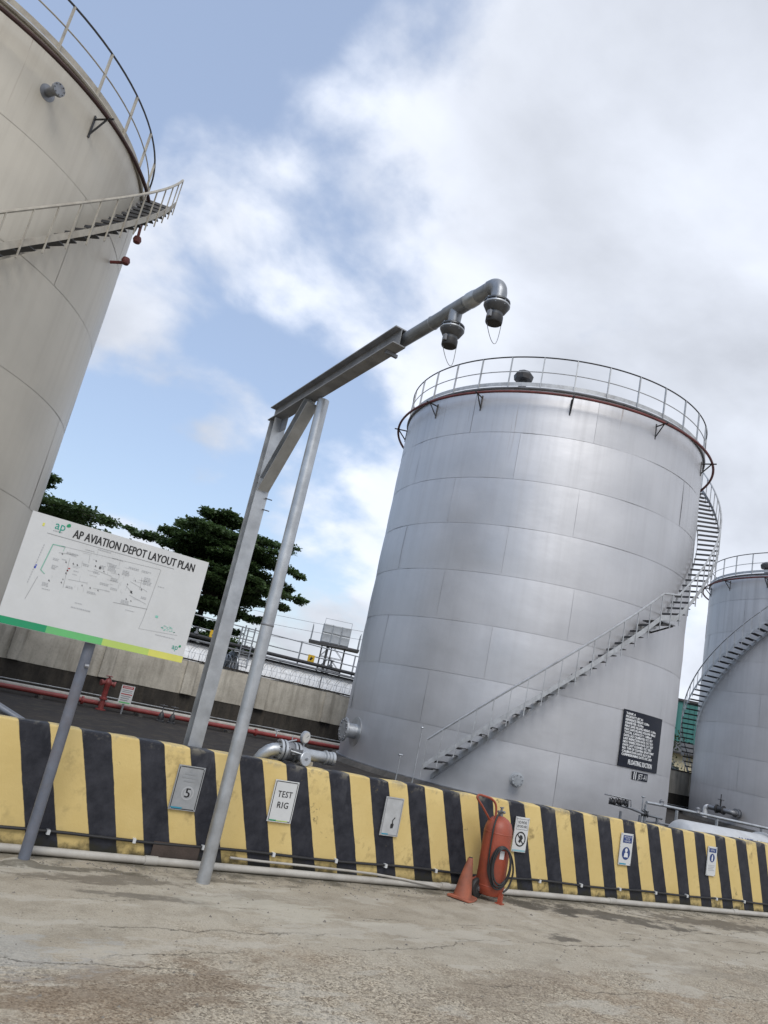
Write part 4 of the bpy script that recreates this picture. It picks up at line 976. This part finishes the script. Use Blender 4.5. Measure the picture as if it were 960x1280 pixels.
def warn():
    x, y = 6.33, 24.1
    th = thing('warning_sign', (x, y, FZ), 'small red and white warning sign beside the hydrant', 'sign')
    part('stake', MB().box((x, y+.03, .45), (.05, .04, .70)), galv_d, th)
    pn = part('panel', MB().box((x, y, .685), (.40, .015, .55)), sign_w, th)
    F = y-.0085
    def rect(x0, z0, x1, z1, m, nme):
        print_part(nme, MB().add([(x+x0, F, z0), (x+x1, F, z0), (x+x1, F, z1), (x+x0, F, z1)], [(0, 1, 2, 3)], False), m, pn)
    rect(-.17, .86, .17, .94, redink, 'header'); rect(-.17, .68, .17, .71, redink, 'red_line'); rect(-.17, .425, .17, .465, g2, 'foot_band')
    print_part('header_lettering', text_on(MB(), 'DANGER', Vector((x, F-.001, .878)), EX, EZ, .05, .27, 'CENTER'), t_white, pn)
    mb = MB()
    for k in range(3): mb.add([(x-.15, F, .62-k*.06), (x+.14-.03*k, F, .62-k*.06), (x+.14-.03*k, F, .645-k*.06), (x-.15, F, .645-k*.06)], [(0, 1, 2, 3)], False)
    for k in range(2): mb.add([(x-.15, F, .75+k*.05), (x+.15, F, .75+k*.05), (x+.15, F, .77+k*.05), (x-.15, F, .77+k*.05)], [(0, 1, 2, 3)], False)
    print_part('small_print', mb, ink_g, pn)
warn()
for k, (x, lb) in enumerate(((7.50, 'small dark drain valve on the bund floor, nearer the hydrant'), (7.86, 'small dark drain valve on the bund floor, farther from the hydrant'))):
    th = thing('drain_valve', (x, 23.9, FZ), lb, 'valve', 'drain valves on the bund floor')
    part('body', MB().lathe([(.13, 0), (.13, .04), (.08, .06), (.10, .16), (.06, .26), (.03, .30)], (x, 23.9, FZ), 'Z', 14), dark_metal, th)
    part('stem', MB().cyl((x, 23.9, FZ+.28), (x, 23.9, FZ+.52), .018, None, 8), galv_d, th)
    part('hand_wheel', MB().lathe([(.12, 0), (.13, .012), (.12, .024)], (x, 23.9, FZ+.48), 'Z', 18), dark_metal, th)
# low handrail stub and slanting pipe at the far left
th = thing('slanting_pipe', (.8, 8.6, FZ), 'grey pipe slanting down behind the striped wall at far left', 'pipe')
part('pipe', MB().tube([(.2, 9.3, 1.30), (.9, 8.4, 1.10), (1.25, 8.05, .98), (1.30, 8.0, FZ)], .04, 12), galv_d, th)
# thin vent pipes and posts round the middle tank
def vent(x, y, z1, label, tee=True):
    th = thing('vent_pipe', (x, y, FZ), label, 'vent pipe', 'thin vent pipes by the silver tank')
    part('pipe', MB().cyl((x, y, FZ), (x, y, z1), .014, None, 8), galv, th)
    part('cap', MB().lathe([(.03, 0), (.035, .02), (.02, .045)], (x, y, z1), 'Z', 10) if not tee else MB().cyl((x-.05, y, z1), (x+.05, y, z1), .02, None, 8), galv, th)
vent(10.62, 14.6, 1.62, 'thin vent pipe with capped top left of the stair foot', False)
vent(9.95, 14.3, .98, 'short thin stand pipe peeping over the striped wall')
vent(16.0, 12.6, 1.16, 'thin T-topped vent pipe below the black data board')
# pipe manifold below the data board
def manifold():
    th = thing('valve_manifold', (15.4, 12.6, FZ), 'small cluster of dark valves and pipes below the black data board', 'pipe valve')
    part('header_pipe', MB().tube([(15.05, 12.75, .88), (15.5, 12.55, .86), (16.0, 12.45, .78), (16.5, 12.40, .76)], .032, 10), galv_d, th)
    for k, (x, y, z) in enumerate(((15.08, 12.72, .92), (15.22, 12.66, .94), (15.38, 12.6, .95), (15.95, 12.46, .80))):
        q = Vector((x, y, z)); v = MB().lathe([(.075, -.08), (.075, -.055), (.045, -.035), (.065, 0), (.045, .035), (.075, .055), (.075, .08)], q, (.6, -.8, 0), 14)
        v.cyl(q, q+Vector((0, 0, .07)), .02, None, 8); v.lathe([(.05, 0), (.06, .008), (.05, .016)], q+Vector((0, 0, .065)), (.3, -.3, 1), 14); part('valve', v, dark_metal, th)
    for x, y in ((15.3, 12.63), (15.8, 12.48), (16.35, 12.41)): part('support', MB().box((x, y, (FZ+.75)/2), (.045, .045, .75-FZ)), galv_d, th)
    part('upper_pipe', MB().tube([(15.1, 13.0, 1.04), (15.25, 12.8, 1.05), (15.55, 12.58, 1.04), (15.55, 12.55, .85)], .018, 8), galv_d, th)
manifold()
# knee-high pipe rail leading to the right
th = thing('pipe_rail', (17, 11.2, FZ), 'grey pipe rail on posts behind the striped wall at right', 'railing')
pr = [(15.95, 12.45, 1.06), (16.6, 12.45, 1.06), (19.0, 11.9, 1.03), (21.5, 11.3, 1.0), (26.0, 10.2, .98)]
part('top_rail', MB().tube(pr, .035, 10), galv, th)
part('low_rail', MB().tube([(p[0], p[1]+.02, p[2]-.42) for p in pr], .025, 8), galv_d, th)
for p in [(15.95, 12.45), (17.0, 12.36), (18.2, 12.08), (19.6, 11.76), (21.0, 11.42), (22.6, 11.03), (24.2, 10.64)]: part('post', MB().box((p[0], p[1]+.01, (FZ+1.02)/2), (.05, .05, 1.0-FZ)), galv, th)
for p in ((16.5, 12.45, 1.07), (17.6, 12.22, 1.06)): part('rail_valve', MB().lathe([(.07, 0), (.05, .04), (.06, .09), (.02, .13)], p, 'Z', 10), galv_d, th)
# white horizontal vessel
vessel_grey = paint('vessel_off_white', (.50, .51, .52), .5, .1, .12, (.30, .29, .27), .4, 2.5, .05)
def vessel():
    y, z, r = 10.6, .50, .46; x0, x1 = 14.75, 17.3
    th = thing('horizontal_vessel', (16.0, y, FZ), 'small white horizontal vessel with lettering behind the wall at right', 'vessel')
    ax = Vector((1, -.10, 0)).normalized(); p = Vector((x0, y, z)); ln = (x1-x0)
    b = part('shell', MB().lathe([(.10, -.10), (.28, -.07), (.40, -.02), (r, .06), (r, ln), (r*.97, ln+.05)], p, tuple(ax), 40), vessel_grey, th)
    part('end_ring', MB().lathe([(r+.01, ln-.03), (r+.05, ln-.02), (r+.05, ln+.03), (r+.01, ln+.04)], p, tuple(ax), 40), vessel_grey, b)
    part('dished_end', MB().lathe([(r*.96, ln+.052), (.40, ln+.10), (.28, ln+.15), (.10, ln+.18)], p, tuple(ax), 40), galv_d, b)
    for k in (.4, ln-.5):
        q = p+ax*k; part('saddle', MB().box((q.x, q.y, FZ+.10), (.16, .7, .22)), conc_base, th)
    # lettering wrapped on the near shoulder
    sidev = Vector((ax.y, -ax.x, 0)); mb = MB(); vs, fs = text_verts('JET-A1', .13, .55)
    def W(s, h): t = .55+h/r; return p+ax*s+(sidev*math.cos(t)+Vector((0, 0, 1))*math.sin(t))*(r+.004)
    mb.add([W(1.55+v.x, v.y) for v in vs], fs, False)
    for s in (1.36, 1.44): mb.add([W(s, 0), W(s+.035, 0), W(s+.06, .13), W(s+.025, .13)], [(0, 1, 2, 3)], False)
    print_part('lettering', mb, blue, b)
vessel()

# ------------------------------------------------------------------ beyond the back wall
def far_vessel(x0, x1, label, dark_end):
    y, r, z = 33.9, 1.25, 1.85; p = Vector((x0, y, z)); ln = x1-x0
    th = thing('far_horizontal_tank', ((x0+x1)/2, y, 0), label, 'tank', 'white horizontal tanks beyond the back wall')
    s = part('shell', MB().lathe([(r, 0), (r, ln)], p, 'X', 48), white_p, th)
    part('end_dish', MB().lathe([(.25, -.22), (.7, -.15), (1.05, -.07), (r*.985, -.004)], p, 'X', 32), galv_d if dark_end else white_p, s)
    for k in range(5):
        yy = (k-2)*.42; hh = math.sqrt(max(.05, 1.15**2-yy*yy)); part('end_rib', MB().box((x0-.20+abs(yy)*.05, y+yy, z), (.05, .04, hh*1.9)), dark_metal if dark_end else white_p, s)
    for k in (.2, .8): part('saddle', MB().box((x0+ln*k, y, .35), (.4, 2.0, .7)), conc_base, th)
    bd = MB()
    for k in range(1, int(ln/2.4)): bd.lathe([(r+.004, 0), (r+.012, .01), (r+.012, .05), (r+.004, .06)], p+Vector((k*2.4, 0, 0)), 'X', 40)
    if bd.v: part('weld_band', bd, white_p, s)
far_vessel(13.15, 32.0, 'white horizontal tank with dark ribbed end above the razor wire', True)
far_vessel(-3.0, 12.1, 'white horizontal tank seen between the plan board and the gantry column', False)
def walkway():
    y = 33.3
    th = thing('walkway', (12, y, 0), 'steel walkway with railings on top of the white tanks', 'walkway')
    part('deck', MB().box((14, y+.3, 3.16), (38, .9, .07)), dark_metal, th)
    part('dark_pipe', MB().tube([(-5+i*3, y-.25, 3.33) for i in range(13)], .085, 10), dark_metal, th)
    part('grey_pipe', MB().tube([(-5+i*3, y-.30, 3.13) for i in range(13)], .05, 8), galv_d, th)
    for z, m in ((4.22, galv), (3.70, galv)): part('rail', MB().tube([(-5+i*3, y-.1, z) for i in range(13)], .028, 8), m, th)
    pm = MB().box((0, 0, .52), (.055, .055, 1.08)).mesh('rail_post')
    for x in (-3.5, -1.2, 1.0, 3.2, 5.4, 7.6, 9.7, 11.78, 13.02, 13.33, 16.17, 19.25, 22.3, 25.3, 28.3): piece('rail_post', pm, galv, th, (x, y-.1, 3.19))
    ld = part('ladder', MB().box((13.02, y-.5, 2.75), (.05, .05, 3.1)).box((13.50, y-.5, 2.75), (.05, .05, 3.1)), galv, th)
    rg = MB().box((0, 0, 0), (.43, .03, .03)).mesh('rung')
    for k in range(11): piece('rung', rg, galv, ld, (13.26, y-.5, 1.4+.27*k))
    for x in (10.9, 17.9): part('pipe_valve', MB().lathe([(.10, 0), (.10, .08), (.05, .10), (.05, .28), (.13, .29), (.13, .32)], (x, y-.25, 3.41), 'Z', 12), galv_d, th)
walkway()
for x, lb in ((11.72, 'yellow warning plate on the walkway rail left of the gantry column'), (16.80, 'yellow warning plate on the walkway rail below the water tower')):
    th = thing('warning_plate', (x, 33.12, 3.4), lb, 'sign', 'yellow plates on the walkway')
    pn = part('plate', MB().box((x, 33.12, 3.57), (.36, .012, .34)), yellow_s, th)
    print_part('mark', MB().add([(x-.09, 33.112, 3.50), (x+.01, 33.112, 3.47), (x+.11, 33.112, 3.63), (x+.02, 33.112, 3.62), (x-.02, 33.112, 3.67)], [(0, 1, 2, 3, 4)], False), ink, pn)
def water_tower():
    # pressed-panel tank on a lattice stand
    C = Vector((47.2, 87.5, 0)); zb, H, W_, D_ = 8.9, 2.44, 3.66, 2.44; az = R(-28)
    th = thing('water_tower', C, 'small galvanised panel water tank on a lattice stand by the silver tank', 'water tower')
    rot = Matrix.Rotation(az, 3, 'Z')
    def G(x, y, z): return C+rot @ Vector((x, y, 0))+Vector((0, 0, z))
    pmf = MB()
    def panel_mesh(nm):
        mb = MB(); s = .60; mb.add([(-s, 0, -s), (s, 0, -s), (s, 0, s), (-s, 0, s), (-s*.8, -.07, -s*.8), (s*.8, -.07, -s*.8), (s*.8, -.07, s*.8), (-s*.8, -.07, s*.8), (0, .0, 0)],
               [(0, 1, 5, 4), (1, 2, 6, 5), (2, 3, 7, 6), (3, 0, 4, 7), (4, 5, 8), (5, 6, 8), (6, 7, 8), (7, 4, 8)], False); return mb.mesh(nm)
    pm = panel_mesh('tank_panel'); galv_l = paint('pale_galvanised', (.36, .38, .40), .5, .4, .15, (.2, .2, .2), .3, 2, .03)
    cs = part('tank_case', MB().box(G(0, 0, zb+H/2), (W_-.06, D_-.06, H-.02), mat=rot), galv_l, th)
    for i in range(3):
        for j in range(2): piece('tank_panel', pm, galv_l, cs, G(-1.22+1.22*i, -D_/2, zb+.61+1.22*j), az)
    for i in range(2):
        for j in range(2): piece('tank_panel', pm, galv_l, cs, G(-W_/2, -.61+1.22*i, zb+.61+1.22*j), az-PI/2)
    part('platform', MB().box(G(0, 0, zb-.16), (6.6, 3.6, .28), mat=rot), dark_metal, th)
    lg = MB()
    for x in (-1.5, -.2, 1.5):
        for y in (-1.1, 1.1): part('leg', MB().cyl(G(x, y, 0), G(x, y, zb-.3), .09, None, 8), dark_metal, th)
    part('riser_pipe', MB().cyl(G(-.75, -1.0, 0), G(-.75, -1.0, zb-.3), .17, None, 10), dark_metal, th)
    br = MB()
    for z in (2.0, 3.8, 5.6, 7.2):
        for y in (-1.1, 1.1): br.tube([G(-1.5, y, z), G(1.5, y, z)], .035, 4); br.tube([G(-1.5, y, z), G(-.2, y, z+1.6)], .03, 4); br.tube([G(1.5, y, z), G(-.2, y, z+1.6)], .03, 4)
        for x in (-1.5, 1.5): br.tube([G(x, -1.1, z), G(x, 1.1, z+1.6)], .03, 4)
    part('lattice_bracing', br, galv_d, th)
    for s in (-1, 1):
        sc = MB(); 
        for k in range(4): sc.tube([G(s*3.15, -1.6+k*1.07, zb-.05), G(s*3.15, -1.6+k*1.07, zb+2.0-.3*(k % 2))], .06, 4)
        for k in range(5): sc.tube([G(s*3.15, -1.6, zb+.1+.42*k), G(s*3.15, 1.6, zb+.1+.42*k)], .05, 4)
        part('end_screen', sc, galv_l, th)
    ts = MB()
    for x in (-1.75, 1.75): ts.tube([G(x, -1.2, zb+H), G(x, -1.2, zb+H+.7)], .03, 4)
    ts.tube([G(-1.75, -1.2, zb+H+.65), G(1.75, -1.2, zb+H+.65)], .025, 4); part('top_rail', ts, galv_l, th)
water_tower()
def pole(x, y, h, label):
    th = thing('utility_pole', (x, y, 0), label, 'utility pole', 'utility poles beyond the back wall')
    part('shaft', MB().cyl((x, y, 0), (x, y, h), .16, .10, 10), conc_up, th)
    part('crossarm', MB().box((x, y, h-.6), (2.0, .1, .1), -.5), galv_d, th)
    im = MB().lathe([(.05, 0), (.08, .06), (.05, .1), (.08, .14), (.04, .2)], (0, 0, 0), 'Z', 8).mesh('insulator')
    for k in (-.85, 0, .85): piece('insulator', im, sign_w, th, (x+k*math.cos(-.5), y+k*math.sin(-.5), h-.55))
pole(38.6, 63.5, 9.4, 'utility pole just left of the silver tank'); pole(-2.0, 68.0, 9.4, 'utility pole hidden behind the cream tank')
for k, (dz_, lb) in enumerate(((0, 'uppermost overhead wire crossing behind the gantry'), (-.75, 'middle overhead wire crossing behind the gantry'), (-1.7, 'lowest overhead wire crossing behind the gantry'))):
    a, b = Vector((38.6+.3*k, 63.5, 9.05+dz_)), Vector((-2, 68, 9.05+dz_)); pts = []
    for i in range(25): f = i/24; q = a.lerp(b, f); q.z -= 4*(.9+.15*k)*f*(1-f); pts.append(q)
    single('overhead_wire', MB().tube(pts, .016, 4), galv_d, lb, 'wire', 'overhead wires', (18, 65.5, 8))

# ------------------------------------------------------------------ trees
def tree(x, y, h, spread, label, seed, tiers, base_h=2.6, lean=(0, 0), nl=1.0):
    rr = random.Random(seed)
    th = thing('tree', (x, y, 0), label, 'tree', 'spreading dark trees beyond the back wall')
    tr = MB(); top = Vector((x+lean[0], y+lean[1], h*.96))
    def trunk(f): return Vector((x, y, 0)).lerp(top, f)+Vector((.25*math.sin(f*5+seed), .25*math.cos(f*4+seed), 0))*f
    tr.tube([trunk(i/10) for i in range(11)], [max(.05, .34*(1-i/10.5)) for i in range(11)], 8)
    lv = MB(); V = []; Fc = []
    def leafquad(p, s):
        d = Vector((rr.gauss(0, 1), rr.gauss(0, 1), rr.gauss(0, .35))).normalized(); nrm = Vector((rr.gauss(0, .55), rr.gauss(0, .55), 1)).normalized(); q = d.cross(nrm).normalized()*s*.42; d = d*s
        b_ = len(V); V.extend([p, p+d*.45+q, p+d, p+d*.45-q]); Fc.append((b_, b_+1, b_+2, b_+3))
    def pad(c_, rx, rz, m):
        for _ in range(int(m)):
            a = rr.uniform(0, 2*PI); q = rr.random()**.6*rx
            p = c_+Vector((q*math.cos(a), q*math.sin(a), rr.gauss(0, 1)*rz*(1.1-q/rx*.6)-q*q/rx*.10)); leafquad(p, rr.uniform(.12, .27))
    for t in range(tiers):
        f = base_h/h+(1-base_h/h)*(t+rr.uniform(-.25, .25))/(tiers-.6); f = min(.98, max(.15, f)); o = trunk(f)
        k = rr.randint(5, 7); L_ = spread*(.42+.62*math.sin(PI*min(1, .30+.68*(1-f)/(1-base_h/h+.001)*.95)))*rr.uniform(.8, 1.08)
        if t == tiers-1: L_ *= .45
        a0 = rr.uniform(0, 6.28)
        for i in range(k):
            a = a0+2*PI*i/k+rr.uniform(-.3, .3); ll = L_*rr.uniform(.62, 1.25); rise = rr.uniform(.02, .26)
            pts = []
            for j in range(7):
                g_ = j/6; pts.append(o+Vector((math.cos(a+.2*g_)*ll*g_, math.sin(a+.2*g_)*ll*g_, ll*rise*g_**.8-.10*ll*g_*g_)))
            tr.tube(pts, [max(.012, .11*(1-g_/6.3)*(1-f*.5)) for g_ in range(7)], 5)
            for j in range(2, 7):
                g_ = j/6; w_ = ll*.21*(1.32-.95*g_*g_)
                for side in (-1, 0, 1):
                    if rr.random() < .14: continue
                    c_ = pts[j]+Vector((-math.sin(a), math.cos(a), 0))*side*w_*1.25*rr.uniform(.6, 1.2)+Vector((0, 0, rr.uniform(-.05, .25)))
                    pad(c_, max(.35, w_*.85), .10, 62*nl*max(.5, w_))
    pts = trunk(1); pad(pts, .8, .35, 160)
    part('trunk', tr, bark, th); lv.add(V, Fc, False)
    me = bpy.data.meshes.new('crown'); me.from_pydata([tuple(p-OFF[th.name]) for p in V], [], Fc); me.update(); link('crown', me, leaf, th)
tree(15.6, 47.2, 12.3, 4.7, 'dark tree with layered branches behind the gantry column', 4, 11, 2.2, (-.2, 0), 4.4)
tree(2.4, 45.5, 10.8, 5.2, 'dark tree rising between the cream tank and the plan board', 12, 7, 2.6, (.6, 0), 2.8)
tree(12.6, 50.0, 9.0, 3.9, 'lower dark tree just above the plan board', 21, 6, 2.4, (0, 0), 2.8)

def shrub(x, y, z0, h, w_, label, seed):
    rr = random.Random(seed); th = thing('shrub', (x, y, 0), label, 'shrub', 'shrubs on the back wall'); V = []; Fc = []; st = MB()
    for i in range(9):
        a = rr.uniform(0, 6.28); q = [Vector((x, y, z0-.0))+Vector((math.cos(a)*w_*f*.6, math.sin(a)*w_*f*.6, h*f*rr.uniform(.7, 1.05))) for f in (0, .3, .65, 1)]
        q[0].z = z0; st.tube(q, [.03, .024, .016, .008], 5)
        for p in q[1:]:
            for _ in range(60):
                c_ = p+Vector((rr.gauss(0, .28), rr.gauss(0, .28), rr.gauss(0, .25)))*w_; d = Vector((rr.gauss(0, 1), rr.gauss(0, 1), rr.gauss(0, .7))).normalized()*.16; s_ = d.cross(Vector((rr.random(), rr.random(), 1))).normalized()*.06
                b_ = len(V); V.extend([c_, c_+d*.5+s_, c_+d, c_+d*.5-s_]); Fc.append((b_, b_+1, b_+2, b_+3))
    part('stems', st, bark, th)
    me = bpy.data.meshes.new('foliage'); me.from_pydata([tuple(p-OFF[th.name]) for p in V], [], Fc); me.update(); link('foliage', me, leaf2, th)
shrub(37.6, 28.4, 0, 4.2, .95, 'straggly shrub behind the wall between the silver and grey tanks', 3)

# ------------------------------------------------------------------ buildings seen between the tanks
def buildings():
    C = Vector((66, 50, 0)); th = thing('teal_building', C, 'teal clad building between the silver and grey tanks', 'building')
    rot = Matrix.Rotation(R(-35), 3, 'Z')
    def G(x, y, z): return C+rot @ Vector((x, y, 0))+Vector((0, 0, z))
    part('base_wall', MB().box(G(0, 0, 2.35), (24, 9.6, 4.7), mat=rot), cream_wall, th)
    part('cladding', MB().box(G(0, 0, 6.7), (24.1, 9.8, 4.0), mat=rot), teal_clad, th)
    part('roof', MB().box(G(0, 0, 8.82), (24.5, 10.2, .2), mat=rot), roof_dark, th)
    rb = MB().box((0, 0, 0), (.08, .05, 3.9)).mesh('cladding_rib')
    for k in range(48): piece('cladding_rib', rb, teal_clad, th, G(-11.75+k*.5, -4.92, 6.7), R(-35))
    D = Vector((52, 38.5, 0)); th = thing('low_shed', D, 'low cream shed with dark roof below the teal building', 'building')
    rot2 = Matrix.Rotation(R(-35), 3, 'Z')
    def H(x, y, z): return D+rot2 @ Vector((x, y, 0))+Vector((0, 0, z))
    part('wall', MB().box(H(0, 0, 1.75), (16, 4, 3.5), mat=rot2), cream_wall, th)
    part('roof', MB().sweep([(-2.6, 0), (2.6, 0), (2.6, .12), (0, .95), (-2.6, .12)], H(-8.4, 0, 3.5), H(8.4, 0, 3.5)), roof_dark, th)
    for k in (-4.5, -1, 2.5): 
        wd = part('window', MB().box(H(k, -2.03, 2.0), (1.4, .06, 1.1), mat=rot2), dark_metal, th)
buildings()

# ------------------------------------------------------------------ loose grit and debris
def debris():
    rr = random.Random(8); mb = MB()
    for i in range(1500):
        if i < 900: x, y = rr.uniform(-1.5, 14), WY-.13-abs(rr.gauss(0, .22))
        else: x, y = rr.uniform(-1, 12), rr.uniform(2.4, 6.8)
        s = rr.uniform(.004, .013)*(1.5 if rr.random() < .08 else 1); c_ = Vector((x, y, s*.35)); a = rr.uniform(0, 6)
        vs = [c_+Vector((math.cos(a+k*1.256)*s*rr.uniform(.7, 1.2), math.sin(a+k*1.256)*s*rr.uniform(.7, 1.2), -s*.3)) for k in range(5)]+[c_+Vector((rr.uniform(-.3, .3)*s, 0, s*.6))]
        mb.add(vs, [(k, (k+1) % 5, 5) for k in range(5)], False)
    o = link('grit', mb.mesh('grit'), paint('grit_stone', (.20, .18, .15), .9, 0, .4, (.06, .05, .04), .4, 30, .1)); o['kind'] = 'stuff'; o['label'] = 'loose grit and crumbs of concrete on the apron'
debris()
